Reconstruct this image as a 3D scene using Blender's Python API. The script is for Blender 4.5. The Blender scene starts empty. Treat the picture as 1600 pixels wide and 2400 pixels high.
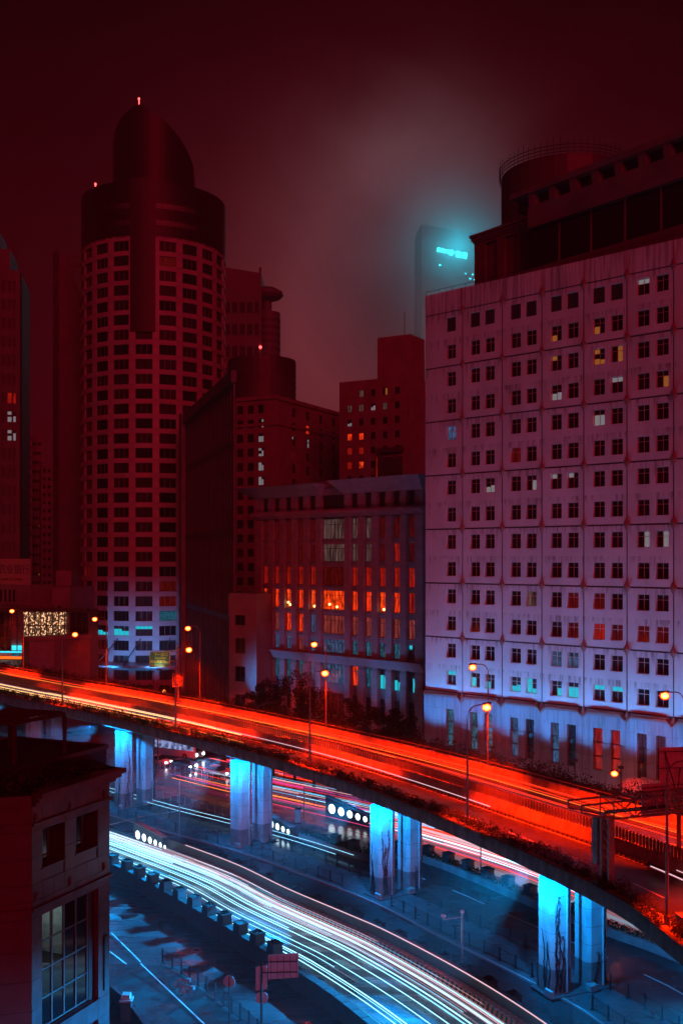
import bpy, math, random
from mathutils import Vector, Matrix
random.seed(7)
C = bpy.context.scene.collection
sc = bpy.context.scene
R_ = math.radians

# ------------------------------------------------------------------ camera
CAMH, F, HY = 32.0, 2400.0, 1306.0        # metres above the street; focal length and horizon in photo pixels
cam = bpy.data.cameras.new('camera')
cam.sensor_fit = 'VERTICAL'; cam.sensor_height = 36; cam.lens = 36
cam.shift_y = 106 / 2400.0
cam.clip_start = 0.5; cam.clip_end = 6000
co = bpy.data.objects.new('camera', cam); C.objects.link(co)
co.location = (0, 0, CAMH); co.rotation_euler = (math.pi / 2, 0, 0)
sc.camera = co

# ------------------------------------------------------------------ sky (city glow on low cloud, night)
W = bpy.data.worlds.new('World'); sc.world = W; W.use_nodes = True
nt = W.node_tree; nt.nodes.clear()
def wn(t, **k):
    n = nt.nodes.new(t)
    for a, b in k.items(): setattr(n, a, b)
    return n
def wmath(op, a, b=None):
    n = wn('ShaderNodeMath', operation=op)
    for i, v in enumerate((a, b)):
        if v is None: continue
        if isinstance(v, (int, float)): n.inputs[i].default_value = v
        else: nt.links.new(v, n.inputs[i])
    return n.outputs[0]
tc = wn('ShaderNodeTexCoord')
nrm = wn('ShaderNodeVectorMath', operation='NORMALIZE'); nt.links.new(tc.outputs['Generated'], nrm.inputs[0])
sep = wn('ShaderNodeSeparateXYZ'); nt.links.new(nrm.outputs[0], sep.inputs[0])
noise = wn('ShaderNodeTexNoise'); noise.inputs['Scale'].default_value = 6.5; noise.inputs['Detail'].default_value = 5
noise.inputs['Distortion'].default_value = 0.6
nt.links.new(nrm.outputs[0], noise.inputs['Vector'])
nz = noise.outputs['Fac']
def pdir(px, py):
    return Vector(((px - 800) / F, 1, (HY - py) / F)).normalized()
def lobe(px, py, s, col, gain, warp=0.5, up=0.0):
    d = pdir(px, py)
    dp = wn('ShaderNodeVectorMath', operation='DOT_PRODUCT'); dp.inputs[1].default_value = d
    nt.links.new(nrm.outputs[0], dp.inputs[0])
    om = wmath('SUBTRACT', 1.0, dp.outputs['Value'])
    k = wmath('ADD', wmath('MULTIPLY', nz, warp), 1 - warp / 2)
    e = wmath('EXPONENT', wmath('MULTIPLY', wmath('DIVIDE', om, k), -1.0 / s))
    c = wn('ShaderNodeVectorMath', operation='SCALE'); c.inputs[0].default_value = tuple(x * gain for x in col)
    nt.links.new(e, c.inputs['Scale']); return c.outputs[0]
def vadd(a, b):
    n = wn('ShaderNodeVectorMath', operation='ADD'); nt.links.new(a, n.inputs[0]); nt.links.new(b, n.inputs[1]); return n.outputs[0]
SKY = 1.0
el = wn('ShaderNodeMapRange'); el.inputs[1].default_value = 0.0; el.inputs[2].default_value = 0.48
el.inputs[3].default_value = 1.1; el.inputs[4].default_value = 0.06; nt.links.new(sep.outputs['Z'], el.inputs[0])
red = wn('ShaderNodeVectorMath', operation='SCALE'); red.inputs[0].default_value = (0.060, 0.0001, 0.0032)
nt.links.new(el.outputs[0], red.inputs['Scale'])
sky = red.outputs[0]
sky = vadd(sky, lobe(1000, 430, 0.0022, (0.060, 0.043, 0.050), 1.0, 1.6))
sky = vadd(sky, lobe(860, 520, 0.0030, (0.040, 0.022, 0.026), 1.0, 1.6))
sky = vadd(sky, lobe(960, 640, 0.0030, (0.055, 0.055, 0.075), 1.0, 1.0))
sky = vadd(sky, lobe(760, 860, 0.0085, (0.115, 0.027, 0.033), 1.0, 0.6))
sky = vadd(sky, lobe(1055, 592, 0.0011, (0.0, 0.28, 0.36), 1.0, 0.8))
sky = vadd(sky, lobe(900, 560, 0.017, (0.042, 0.0008, 0.003), 1.0, 1.2))
bg = wn('ShaderNodeBackground'); bg.inputs['Strength'].default_value = SKY
nt.links.new(sky, bg.inputs['Color'])
out = wn('ShaderNodeOutputWorld'); nt.links.new(bg.outputs[0], out.inputs['Surface'])
sc.view_settings.view_transform = 'Standard'; sc.view_settings.look = 'None'
sc.view_settings.exposure = 0.0; sc.view_settings.gamma = 1.0; sc.view_settings.use_curve_mapping = False
cy = sc.cycles
cy.max_bounces = 5; cy.diffuse_bounces = 2; cy.glossy_bounces = 3; cy.transmission_bounces = 2; cy.transparent_max_bounces = 12
cy.volume_bounces = 0; cy.use_denoising = True; cy.use_light_tree = True; cy.sample_clamp_indirect = 4.0
cy.caustics_reflective = False; cy.caustics_refractive = False; cy.blur_glossy = 0.5

sun = bpy.data.lights.new('city_glow', 'SUN'); sun.energy = 0.88; sun.angle = R_(25); sun.color = (1.0, 0.012, 0.05)
so = bpy.data.objects.new('city_glow', sun); C.objects.link(so)
so.rotation_euler = (-Vector((0.22, -0.87, 0.30))).to_track_quat('-Z', 'Y').to_euler()

# light levels, all in one place
L_DECK, L_HALO, L_UNDER, L_ADDED_FLOOD, L_SIGN, HAZE = 47000, 230, 7000, 3600, 0.012, 0.00045
L_OUT = 330000
CLOUD = 0.046
COL_LAMP = (1.0, 0.014, 0.0004); COL_ROAD = (0.0, 0.36, 1.0); COL_CYAN = (0.0, 0.32, 1.0); COL_BLUE = (0.03, 0.36, 1.0)

# ------------------------------------------------------------------ helpers
def P(px, py, Y): return Vector(((px - 800) / F * Y, Y, CAMH - (py - HY) / F * Y))
def G(px, py, z=0.0): return P(px, py, F * (CAMH - z) / (py - HY))
ORD = ('first second third fourth fifth sixth seventh eighth ninth tenth eleventh twelfth thirteenth fourteenth fifteenth '
       'sixteenth seventeenth eighteenth nineteenth twentieth').split()
ORD += ['twenty-' + o for o in ORD[:9]] + ['thirtieth'] + ['thirty-' + o for o in ORD[:9]]

class MB:
    def __init__(s): s.v = []; s.f = []; s.m = []; s.mi = 0
    def quad(s, a, b, c, d):
        n = len(s.v); s.v += [tuple(a), tuple(b), tuple(c), tuple(d)]; s.f.append((n, n + 1, n + 2, n + 3)); s.m.append(s.mi)
    def tri(s, a, b, c):
        n = len(s.v); s.v += [tuple(a), tuple(b), tuple(c)]; s.f.append((n, n + 1, n + 2)); s.m.append(s.mi)
    def hexa(s, p):                      # 8 points: bottom ring then top ring
        n = len(s.v); s.v += [tuple(q) for q in p]
        for f in ((0, 3, 2, 1), (4, 5, 6, 7), (0, 1, 5, 4), (1, 2, 6, 5), (2, 3, 7, 6), (3, 0, 4, 7)):
            s.f.append(tuple(n + i for i in f)); s.m.append(s.mi)
    def box(s, x0, x1, y0, y1, z0, z1, M=None):
        p = [Vector(q) for q in ((x0, y0, z0), (x1, y0, z0), (x1, y1, z0), (x0, y1, z0), (x0, y0, z1), (x1, y0, z1), (x1, y1, z1), (x0, y1, z1))]
        if M is not None: p = [M @ q for q in p]
        s.hexa(p)
    def prism(s, poly, z0, z1, top=True, bot=True):
        n = len(s.v); k = len(poly)
        s.v += [(p[0], p[1], z0) for p in poly] + [(p[0], p[1], z1) for p in poly]
        for i in range(k):
            j = (i + 1) % k; s.f.append((n + i, n + j, n + k + j, n + k + i)); s.m.append(s.mi)
        if bot: s.f.append(tuple(n + i for i in reversed(range(k)))); s.m.append(s.mi)
        if top: s.f.append(tuple(n + k + i for i in range(k))); s.m.append(s.mi)
    def tube(s, pts, r, n=6, cap=True):
        pts = [Vector(p) for p in pts]; rings = []
        rr = r if isinstance(r, (list, tuple)) else [r] * len(pts)
        for i, p in enumerate(pts):
            t = (pts[min(i + 1, len(pts) - 1)] - pts[max(i - 1, 0)]).normalized()
            a = Vector((0, 0, 1)) if abs(t.z) < 0.9 else Vector((1, 0, 0))
            u = t.cross(a).normalized(); w = t.cross(u).normalized()
            b = len(s.v)
            for k in range(n):
                an = 2 * math.pi * (k + 0.5) / n
                s.v.append(tuple(p + (u * math.cos(an) + w * math.sin(an)) * rr[i]))
            rings.append(b)
        for a, b in zip(rings, rings[1:]):
            for k in range(n):
                j = (k + 1) % n; s.f.append((a + k, b + k, b + j, a + j)); s.m.append(s.mi)
        if cap:
            s.f.append(tuple(rings[0] + k for k in range(n))); s.m.append(s.mi)
            s.f.append(tuple(rings[-1] + k for k in reversed(range(n)))); s.m.append(s.mi)
    def ball(s, c, r, n=10, m=6, sz=1.0):
        b = len(s.v)
        for i in range(m + 1):
            th = math.pi * i / m
            for k in range(n):
                ph = 2 * math.pi * k / n
                s.v.append((c[0] + r * math.sin(th) * math.cos(ph), c[1] + r * math.sin(th) * math.sin(ph), c[2] + r * sz * math.cos(th)))
        for i in range(m):
            for k in range(n):
                j = (k + 1) % n; s.f.append((b + i * n + k, b + i * n + j, b + (i + 1) * n + j, b + (i + 1) * n + k)); s.m.append(s.mi)
    def sweep(s, rings, closed=True, caps=True):   # rings: lists of points
        k = len(rings[0]); b = len(s.v)
        for r in rings: s.v += [tuple(p) for p in r]
        for i in range(len(rings) - 1):
            for j in range(k if closed else k - 1):
                q = (j + 1) % k
                s.f.append((b + i * k + j, b + (i + 1) * k + j, b + (i + 1) * k + q, b + i * k + q)); s.m.append(s.mi)
        if closed and caps:
            s.f.append(tuple(b + j for j in reversed(range(k)))); s.m.append(s.mi)
            s.f.append(tuple(b + (len(rings) - 1) * k + j for j in range(k))); s.m.append(s.mi)
    def mesh(s, name, mats):
        me = bpy.data.meshes.new(name); me.from_pydata(s.v, [], s.f)
        mats = mats if isinstance(mats, (list, tuple)) else [mats]
        for m in mats: me.materials.append(m)
        if len(mats) > 1: me.polygons.foreach_set('material_index', s.m)
        me.update(); return me
    def build(s, name, mats, parent=None, smooth=False):
        me = s.mesh(name, mats)
        if smooth: me.polygons.foreach_set('use_smooth', [True] * len(me.polygons))
        return link(name, me, parent)
def link(name, me, parent=None, loc=(0, 0, 0), rz=0.0):
    o = bpy.data.objects.new(name, me); C.objects.link(o); o.location = loc; o.rotation_euler = (0, 0, rz)
    if parent is not None: o.parent = parent
    return o
def tag(o, label, cat, group=None, kind=None):
    o['label'] = label; o['category'] = cat
    if group: o['group'] = group
    if kind: o['kind'] = kind
    return o
def struct(o, label=None):
    o['kind'] = 'structure'
    if label: o['label'] = label
    return o
def stuff(o): o['kind'] = 'stuff'; return o
def thing(name, label, cat, loc=(0, 0, 0), rz=0.0, group=None):
    return tag(link(name, None, None, loc, rz), label, cat, group)
def copy_tree(o, parent=None):
    c = o.copy(); C.objects.link(c)
    if parent is not None: c.parent = parent
    for ch in list(o.children): copy_tree(ch, c)
    return c

# ------------------------------------------------------------------ materials
def mat(name, base=(0.3, 0.3, 0.3), rough=0.6, metal=0.0, var=None, bump=None, spec=0.5, rvar=None, coord='Object', stretch=(1, 1, 1)):
    m = bpy.data.materials.new(name); m.use_nodes = True; t = m.node_tree; b = t.nodes['Principled BSDF']
    b.inputs['Base Color'].default_value = (*base, 1); b.inputs['Roughness'].default_value = rough
    b.inputs['Metallic'].default_value = metal; b.inputs['Specular IOR Level'].default_value = spec
    tc = t.nodes.new('ShaderNodeTexCoord'); mp = t.nodes.new('ShaderNodeMapping'); mp.inputs['Scale'].default_value = stretch
    t.links.new(tc.outputs[coord], mp.inputs['Vector'])
    if var:
        sc_, col2, lo, hi = var
        n = t.nodes.new('ShaderNodeTexNoise'); n.inputs['Scale'].default_value = sc_; n.inputs['Detail'].default_value = 6
        t.links.new(mp.outputs[0], n.inputs['Vector'])
        r = t.nodes.new('ShaderNodeMapRange'); r.inputs[1].default_value = lo; r.inputs[2].default_value = hi
        t.links.new(n.outputs['Fac'], r.inputs[0])
        mx = t.nodes.new('ShaderNodeMix'); mx.data_type = 'RGBA'; mx.inputs[6].default_value = (*base, 1); mx.inputs[7].default_value = (*col2, 1)
        t.links.new(r.outputs[0], mx.inputs[0]); t.links.new(mx.outputs[2], b.inputs['Base Color'])
    if rvar:
        sc_, r0, r1, lo, hi = rvar
        n = t.nodes.new('ShaderNodeTexNoise'); n.inputs['Scale'].default_value = sc_; n.inputs['Detail'].default_value = 5
        t.links.new(tc.outputs[coord], n.inputs['Vector'])
        r = t.nodes.new('ShaderNodeMapRange'); r.inputs[1].default_value = lo; r.inputs[2].default_value = hi
        r.inputs[3].default_value = r0; r.inputs[4].default_value = r1
        t.links.new(n.outputs['Fac'], r.inputs[0]); t.links.new(r.outputs[0], b.inputs['Roughness'])
    if bump:
        sc_, st = bump
        n = t.nodes.new('ShaderNodeTexNoise'); n.inputs['Scale'].default_value = sc_; n.inputs['Detail'].default_value = 4
        t.links.new(tc.outputs[coord], n.inputs['Vector'])
        bp = t.nodes.new('ShaderNodeBump'); bp.inputs['Strength'].default_value = st; bp.inputs['Distance'].default_value = 0.05
        t.links.new(n.outputs['Fac'], bp.inputs['Height']); t.links.new(bp.outputs[0], b.inputs['Normal'])
    return m
def emit(name, col, strength, pattern=None, sample=True):
    """a lit surface; pattern = (scale, stretch, lo, hi) breaks it up like curtains or interiors"""
    m = bpy.data.materials.new(name); m.use_nodes = True; t = m.node_tree; t.nodes.clear()
    o = t.nodes.new('ShaderNodeOutputMaterial'); e = t.nodes.new('ShaderNodeEmission')
    e.inputs['Color'].default_value = (*col, 1); e.inputs['Strength'].default_value = strength
    if pattern:
        s_, st, lo, hi = pattern
        tc = t.nodes.new('ShaderNodeTexCoord'); mp = t.nodes.new('ShaderNodeMapping'); mp.inputs['Scale'].default_value = st
        g = t.nodes.new('ShaderNodeObjectInfo')
        ad = t.nodes.new('ShaderNodeVectorMath'); ad.operation = 'ADD'
        t.links.new(tc.outputs['Object'], ad.inputs[0]); t.links.new(g.outputs['Location'], ad.inputs[1])
        t.links.new(ad.outputs[0], mp.inputs['Vector'])
        n = t.nodes.new('ShaderNodeTexNoise'); n.inputs['Scale'].default_value = s_; n.inputs['Detail'].default_value = 3
        t.links.new(mp.outputs[0], n.inputs['Vector'])
        r = t.nodes.new('ShaderNodeMapRange'); r.inputs[1].default_value = lo; r.inputs[2].default_value = hi; r.inputs[4].default_value = strength
        r.inputs[3].default_value = strength * 0.04
        t.links.new(n.outputs['Fac'], r.inputs[0]); t.links.new(r.outputs[0], e.inputs['Strength'])
    gl = t.nodes.new('ShaderNodeBsdfGlossy'); gl.inputs['Roughness'].default_value = 0.15; gl.inputs['Color'].default_value = (0.06, 0.06, 0.06, 1)
    a = t.nodes.new('ShaderNodeAddShader'); t.links.new(e.outputs[0], a.inputs[0]); t.links.new(gl.outputs[0], a.inputs[1])
    t.links.new(a.outputs[0], o.inputs['Surface'])
    if not sample: m.cycles.emission_sampling = 'NONE'
    return m
def glass_clear():
    m = bpy.data.materials.new('clear_glass'); m.use_nodes = True; t = m.node_tree; t.nodes.clear()
    o = t.nodes.new('ShaderNodeOutputMaterial'); a = t.nodes.new('ShaderNodeBsdfTransparent'); g = t.nodes.new('ShaderNodeBsdfGlossy')
    g.inputs['Roughness'].default_value = 0.03; f = t.nodes.new('ShaderNodeFresnel'); f.inputs['IOR'].default_value = 1.6
    mx = t.nodes.new('ShaderNodeMixShader'); t.links.new(f.outputs[0], mx.inputs[0]); t.links.new(a.outputs[0], mx.inputs[1]); t.links.new(g.outputs[0], mx.inputs[2])
    t.links.new(mx.outputs[0], o.inputs['Surface']); return m
def stained_wall(name, base, dirt, H=6.57):
    """pale panel with dark run-off streaks that start at the joint above it and at the window heads"""
    m = bpy.data.materials.new(name); m.use_nodes = True; t = m.node_tree; b = t.nodes['Principled BSDF']
    b.inputs['Roughness'].default_value = 0.55
    tc = t.nodes.new('ShaderNodeTexCoord'); oi = t.nodes.new('ShaderNodeObjectInfo')
    ad = t.nodes.new('ShaderNodeVectorMath'); ad.operation = 'ADD'; t.links.new(tc.outputs['Object'], ad.inputs[0]); t.links.new(oi.outputs['Location'], ad.inputs[1])
    def nz(scale, st, det=4):
        mp = t.nodes.new('ShaderNodeMapping'); mp.inputs['Scale'].default_value = st
        t.links.new(ad.outputs[0], mp.inputs['Vector'])
        n = t.nodes.new('ShaderNodeTexNoise'); n.inputs['Scale'].default_value = scale; n.inputs['Detail'].default_value = det
        t.links.new(mp.outputs[0], n.inputs['Vector']); return n.outputs['Fac']
    def mth(op, a, b_=None):
        n = t.nodes.new('ShaderNodeMath'); n.operation = op
        for i, v in enumerate((a, b_)):
            if v is None: continue
            if isinstance(v, (int, float)): n.inputs[i].default_value = v
            else: t.links.new(v, n.inputs[i])
        n.use_clamp = False; return n.outputs[0]
    def rng(x, a, b_, c=0.0, d=1.0):
        n = t.nodes.new('ShaderNodeMapRange'); n.inputs[1].default_value = a; n.inputs[2].default_value = b_; n.inputs[3].default_value = c; n.inputs[4].default_value = d
        t.links.new(x, n.inputs[0]); return n.outputs[0]
    sp = t.nodes.new('ShaderNodeSeparateXYZ'); t.links.new(tc.outputs['Object'], sp.inputs[0])
    z = sp.outputs['Z']                                  # 0 at the panel's top joint, negative downwards
    depth = mth('MODULO', mth('MULTIPLY', z, -1.0), H / 2)   # metres below the last ledge
    streak = rng(nz(3.2, (1, 1, 0.06), 6), 0.47, 0.66)
    reach = rng(nz(0.9, (1, 1, 0.02), 2), 0.3, 0.7, 0.15, 2.2)
    fade = mth('SUBTRACT', 1.0, mth('DIVIDE', depth, reach)); fade = rng(fade, 0.0, 0.7)
    k = mth('MULTIPLY', streak, fade)
    big = rng(nz(0.35, (1, 1, 0.5), 5), 0.35, 0.75, 0.0, 0.30)
    k = mth('ADD', mth('MULTIPLY', k, 0.6), big)
    mx = t.nodes.new('ShaderNodeMix'); mx.data_type = 'RGBA'; mx.inputs[6].default_value = (*base, 1); mx.inputs[7].default_value = (*dirt, 1)
    t.links.new(k, mx.inputs[0]); t.links.new(mx.outputs[2], b.inputs['Base Color']); return m

M = {}
M['deck'] = mat('wet_asphalt_deck', (0.036, 0.035, 0.035), 0.35, var=(0.5, (0.02, 0.02, 0.021), 0.35, 0.7), rvar=(0.25, 0.22, 0.50, 0.35, 0.65), bump=(14, 0.35))
M['street'] = mat('wet_asphalt_street', (0.038, 0.04, 0.042), 0.3, var=(0.35, (0.02, 0.022, 0.025), 0.35, 0.7), rvar=(0.22, 0.07, 0.42, 0.38, 0.6), bump=(7, 0.16))
def wet_tracks(name, ang):
    m = mat(name, (0.05, 0.052, 0.055), 0.3, var=(0.35, (0.028, 0.03, 0.034), 0.35, 0.7), bump=(6, 0.2)); t = m.node_tree; b = t.nodes['Principled BSDF']
    tc = t.nodes.new('ShaderNodeTexCoord'); mp = t.nodes.new('ShaderNodeMapping'); mp.inputs['Rotation'].default_value = (0, 0, ang); mp.inputs['Scale'].default_value = (.05, .55, 1)
    n = t.nodes.new('ShaderNodeTexNoise'); n.inputs['Scale'].default_value = 1.0; n.inputs['Detail'].default_value = 7; n.inputs['Roughness'].default_value = .65
    r = t.nodes.new('ShaderNodeMapRange'); r.inputs[1].default_value = .42; r.inputs[2].default_value = .58; r.inputs[3].default_value = .09; r.inputs[4].default_value = .55
    t.links.new(tc.outputs['Object'], mp.inputs[0]); t.links.new(mp.outputs[0], n.inputs['Vector']); t.links.new(n.outputs['Fac'], r.inputs[0]); t.links.new(r.outputs[0], b.inputs['Roughness'])
    b.inputs['Specular IOR Level'].default_value = .8
    return m
M['tracks'] = wet_tracks('wet_wheel_tracks', R_(51))
M['plaza'] = mat('wet_asphalt_plaza', (0.045, 0.047, 0.05), 0.3, rvar=(0.16, 0.10, 0.34, 0.38, 0.6), bump=(5, 0.14))
M['paving2'] = mat('dark_paving', (0.04, 0.04, 0.042), 0.5, var=(0.8, (0.025, 0.025, 0.028), 0.35, 0.7), rvar=(0.5, 0.2, 0.6, 0.35, 0.65), bump=(9, 0.15))
M['paving'] = mat('paving', (0.09, 0.09, 0.095), 0.55, var=(0.8, (0.055, 0.055, 0.06), 0.35, 0.7), rvar=(0.4, 0.2, 0.6, 0.35, 0.65), bump=(9, 0.1))
M['concrete'] = mat('concrete', (0.30, 0.30, 0.30), 0.75, var=(0.9, (0.17, 0.165, 0.16), 0.35, 0.75), bump=(12, 0.1))
M['fascia'] = mat('stained_fascia', (0.15, 0.13, 0.13), 0.75, var=(1.6, (0.05, 0.04, 0.04), 0.40, 0.68), bump=(10, 0.1), stretch=(1, 1, 0.3))
M['barrier'] = mat('barrier_concrete', (0.33, 0.32, 0.31), 0.7, var=(1.3, (0.12, 0.115, 0.11), 0.42, 0.78), bump=(10, 0.1), stretch=(1, 1, 0.5))
M['pier'] = mat('pier_paint', (0.40, 0.44, 0.47), 0.6, var=(0.9, (0.19, 0.21, 0.22), 0.40, 0.72), stretch=(1, 1, 0.4), bump=(8, 0.05))
M['pier_low'] = mat('pier_lower_paint', (0.16, 0.165, 0.17), 0.6, var=(1.2, (0.09, 0.09, 0.09), 0.4, 0.8))
M['wallbrown'] = mat('parapet_granite', (0.06, 0.045, 0.045), 0.5, var=(2.0, (0.035, 0.027, 0.027), 0.4, 0.7), bump=(15, 0.1))
M['ledge'] = mat('stone_ledge', (0.34, 0.31, 0.29), 0.6, var=(4.0, (0.14, 0.13, 0.12), 0.42, 0.62), bump=(18, 0.4))
M['planter'] = mat('planter_granite', (0.035, 0.035, 0.038), 0.45, var=(3, (0.02, 0.02, 0.02), 0.4, 0.7))
M['soil'] = mat('planter_soil', (0.02, 0.018, 0.015), 0.9)
M['white'] = mat('white_paint', (0.75, 0.75, 0.75), 0.5, var=(2.5, (0.4, 0.4, 0.4), 0.5, 0.75))
M['hazard'] = mat('hazard_orange', (0.62, 0.12, 0.02), 0.5)
M['black'] = mat('black_paint', (0.02, 0.02, 0.02), 0.5)
M['pole'] = mat('lamp_post_paint', (0.22, 0.2, 0.19), 0.45, metal=0.3, var=(3, (0.12, 0.1, 0.1), 0.4, 0.8))
M['steel'] = mat('galvanised_steel', (0.42, 0.42, 0.43), 0.4, metal=0.8, var=(4, (0.25, 0.25, 0.25), 0.4, 0.7))
M['signback'] = mat('sign_back_aluminium', (0.42, 0.42, 0.42), 0.5, metal=0.2, var=(2, (0.3, 0.3, 0.3), 0.4, 0.8))
M['iron'] = mat('dark_iron', (0.025, 0.025, 0.028), 0.45, metal=0.3)
M['leaf'] = mat('leaf', (0.035, 0.045, 0.02), 0.6, spec=0.2, var=(3.0, (0.015, 0.022, 0.01), 0.35, 0.65))
M['dryleaf'] = mat('dry_leaf', (0.10, 0.075, 0.05), 0.7, var=(3.0, (0.04, 0.035, 0.02), 0.35, 0.65))
M['bark'] = mat('bark', (0.05, 0.04, 0.03), 0.9)
M['panelw'] = stained_wall('stained_white_panel', (0.60, 0.58, 0.58), (0.12, 0.08, 0.08))
M['basestone'] = stained_wall('stained_base_stone', (0.24, 0.20, 0.24), (0.09, 0.065, 0.08), H=4.0)
M['joint'] = mat('joint_dark', (0.05, 0.035, 0.035), 0.8)
M['boss'] = mat('boss_stone', (0.26, 0.10, 0.08), 0.4, metal=0.0)
M['frame'] = mat('window_frame', (0.42, 0.30, 0.28), 0.45)
M['framedark'] = mat('window_frame_dark', (0.06, 0.05, 0.05), 0.45)
M['glass'] = mat('dark_glass', (0.010, 0.008, 0.009), 0.08, spec=0.6)
M['glass2'] = mat('curtained_glass', (0.045, 0.035, 0.038), 0.15, spec=0.5, var=(1.6, (0.012, 0.01, 0.01), 0.4, 0.6), stretch=(6, 6, 0.5))
M['louver'] = mat('dark_louvre', (0.05, 0.045, 0.045), 0.6)
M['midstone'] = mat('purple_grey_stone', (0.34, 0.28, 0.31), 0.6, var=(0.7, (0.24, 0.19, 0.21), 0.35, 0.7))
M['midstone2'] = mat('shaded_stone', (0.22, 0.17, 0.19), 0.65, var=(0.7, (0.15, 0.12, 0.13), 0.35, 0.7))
M['tower'] = mat('tower_cladding', (0.46, 0.42, 0.43), 0.5, var=(0.15, (0.34, 0.31, 0.32), 0.4, 0.65))
M['crown'] = mat('tower_crown_louvre', (0.04, 0.033, 0.033), 0.5)
M['darkclad'] = mat('dark_cladding', (0.10, 0.085, 0.09), 0.5, var=(0.2, (0.06, 0.05, 0.05), 0.4, 0.7))
M['brick'] = mat('brown_render', (0.32, 0.24, 0.24), 0.7, var=(0.3, (0.22, 0.16, 0.16), 0.4, 0.7))
M['rooftop'] = mat('dark_roof_storey', (0.17, 0.115, 0.115), 0.7, var=(0.3, (0.11, 0.075, 0.075), 0.4, 0.7))
M['greyblock'] = mat('grey_render', (0.26, 0.22, 0.24), 0.7, var=(0.3, (0.17, 0.14, 0.15), 0.4, 0.7))
M['sign_glass'] = mat('tower_glass', (0.05, 0.055, 0.06), 0.4)
M['haze_tower'] = mat('distant_cladding', (0.17, 0.16, 0.18), 0.6)
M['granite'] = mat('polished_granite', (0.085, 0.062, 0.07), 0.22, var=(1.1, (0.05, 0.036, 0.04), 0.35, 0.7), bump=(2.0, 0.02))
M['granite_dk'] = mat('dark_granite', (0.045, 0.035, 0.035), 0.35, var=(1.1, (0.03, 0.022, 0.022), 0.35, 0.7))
M['roofing'] = mat('roof_felt', (0.025, 0.022, 0.022), 0.9, var=(1, (0.015, 0.012, 0.012), 0.4, 0.7))
M['green'] = mat('sign_green', (0.01, 0.10, 0.07), 0.45)
M['signyel'] = mat('sign_letter', (0.75, 0.55, 0.10), 0.5)
M['signred'] = mat('sign_red', (0.6, 0.03, 0.02), 0.45)
M['redsteel'] = mat('weathered_sign_back', (0.5, 0.46, 0.44), 0.5, metal=0.1, var=(1.5, (0.38, 0.34, 0.32), 0.4, 0.7))
M['signface'] = mat('pale_sign_face', (0.42, 0.34, 0.34), 0.5)
M['tyre'] = mat('tyre', (0.015, 0.015, 0.015), 0.8)
M['clear'] = glass_clear()
# lit things
E = {}
def halo_globe(name):
    m = bpy.data.materials.new(name); m.use_nodes = True; t = m.node_tree; t.nodes.clear()
    o = t.nodes.new('ShaderNodeOutputMaterial'); e = t.nodes.new('ShaderNodeEmission'); l = t.nodes.new('ShaderNodeLayerWeight'); l.inputs['Blend'].default_value = 0.5
    r = t.nodes.new('ShaderNodeValToRGB'); c = r.color_ramp; c.elements[0].position = 0.0; c.elements[0].color = (1, .52, .16, 1); c.elements[1].position = 1.0; c.elements[1].color = (.14, .0015, 0, 1)
    k = c.elements.new(.22); k.color = (1, .22, .025, 1); k = c.elements.new(.5); k.color = (.55, .014, .0005, 1)
    t.links.new(l.outputs['Facing'], r.inputs[0]); t.links.new(r.outputs[0], e.inputs['Color']); e.inputs['Strength'].default_value = 6  # glow round the lamp painted in as a hot core fading to a red rim
    t.links.new(e.outputs[0], o.inputs['Surface']); m.cycles.emission_sampling = 'NONE'; return m
E['lamp'] = halo_globe('lamp_globe_halo')
E['beacon'] = emit('red_beacon', (1.0, 0.05, 0.05), 9, sample=False)
E['trail_w'] = emit('white_blue_trail', (0.30, 0.74, 1.0), 3.0)
E['trail_c'] = emit('cyan_trail', (0.01, 0.45, 0.80), 1.5)
E['trail_p'] = emit('pale_pink_trail', (1.0, 0.58, 0.66), 0.95)
E['trail_v'] = emit('violet_trail', (0.45, 0.16, 0.75), .9)
E['trail_y'] = emit('yellow_trail', (1.0, 0.56, 0.18), 3.2)
E['trail_o'] = emit('orange_trail', (1.0, 0.22, 0.03), 2.2)
E['trail_r'] = emit('red_trail', (1.0, 0.035, 0.01), 2.0)
E['trail_m'] = emit('magenta_trail', (0.9, 0.05, 0.30), 1.2)
E['cyan'] = emit('cyan_light_panel', (0.02, 0.75, 0.95), 1.4)
E['cyanw'] = emit('cyan_window', (0.02, 0.62, 0.80), 0.85, None)
E['dot'] = emit('round_wall_light', (0.75, 0.95, 1.0), 3.2)
E['warm'] = emit('warm_window', (1.0, 0.30, 0.06), 0.24, None)
E['whitew'] = emit('white_window', (0.75, 0.68, 0.74), 0.24, None)
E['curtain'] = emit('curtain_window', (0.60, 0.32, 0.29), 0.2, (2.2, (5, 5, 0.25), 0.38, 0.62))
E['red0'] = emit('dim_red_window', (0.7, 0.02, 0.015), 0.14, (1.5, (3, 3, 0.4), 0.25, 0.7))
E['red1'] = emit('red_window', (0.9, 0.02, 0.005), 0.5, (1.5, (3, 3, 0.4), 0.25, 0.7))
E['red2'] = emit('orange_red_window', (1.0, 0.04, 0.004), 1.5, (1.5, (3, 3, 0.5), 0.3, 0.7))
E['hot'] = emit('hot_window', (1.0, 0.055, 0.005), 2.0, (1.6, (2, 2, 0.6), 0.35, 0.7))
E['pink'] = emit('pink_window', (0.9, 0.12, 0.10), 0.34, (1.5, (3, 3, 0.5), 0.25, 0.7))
E['lampspot'] = emit('small_interior_lamp', (1.0, 0.55, 0.15), 7, sample=False)
E['blue0'] = emit('blue_window', (0.16, 0.34, 0.75), 0.30, (1.8, (2, 2, 0.8), 0.3, 0.65))
E['teal'] = emit('teal_window', (0.05, 0.45, 0.70), 0.32, (2.4, (2, 2, 1.2), 0.38, 0.62))
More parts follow.
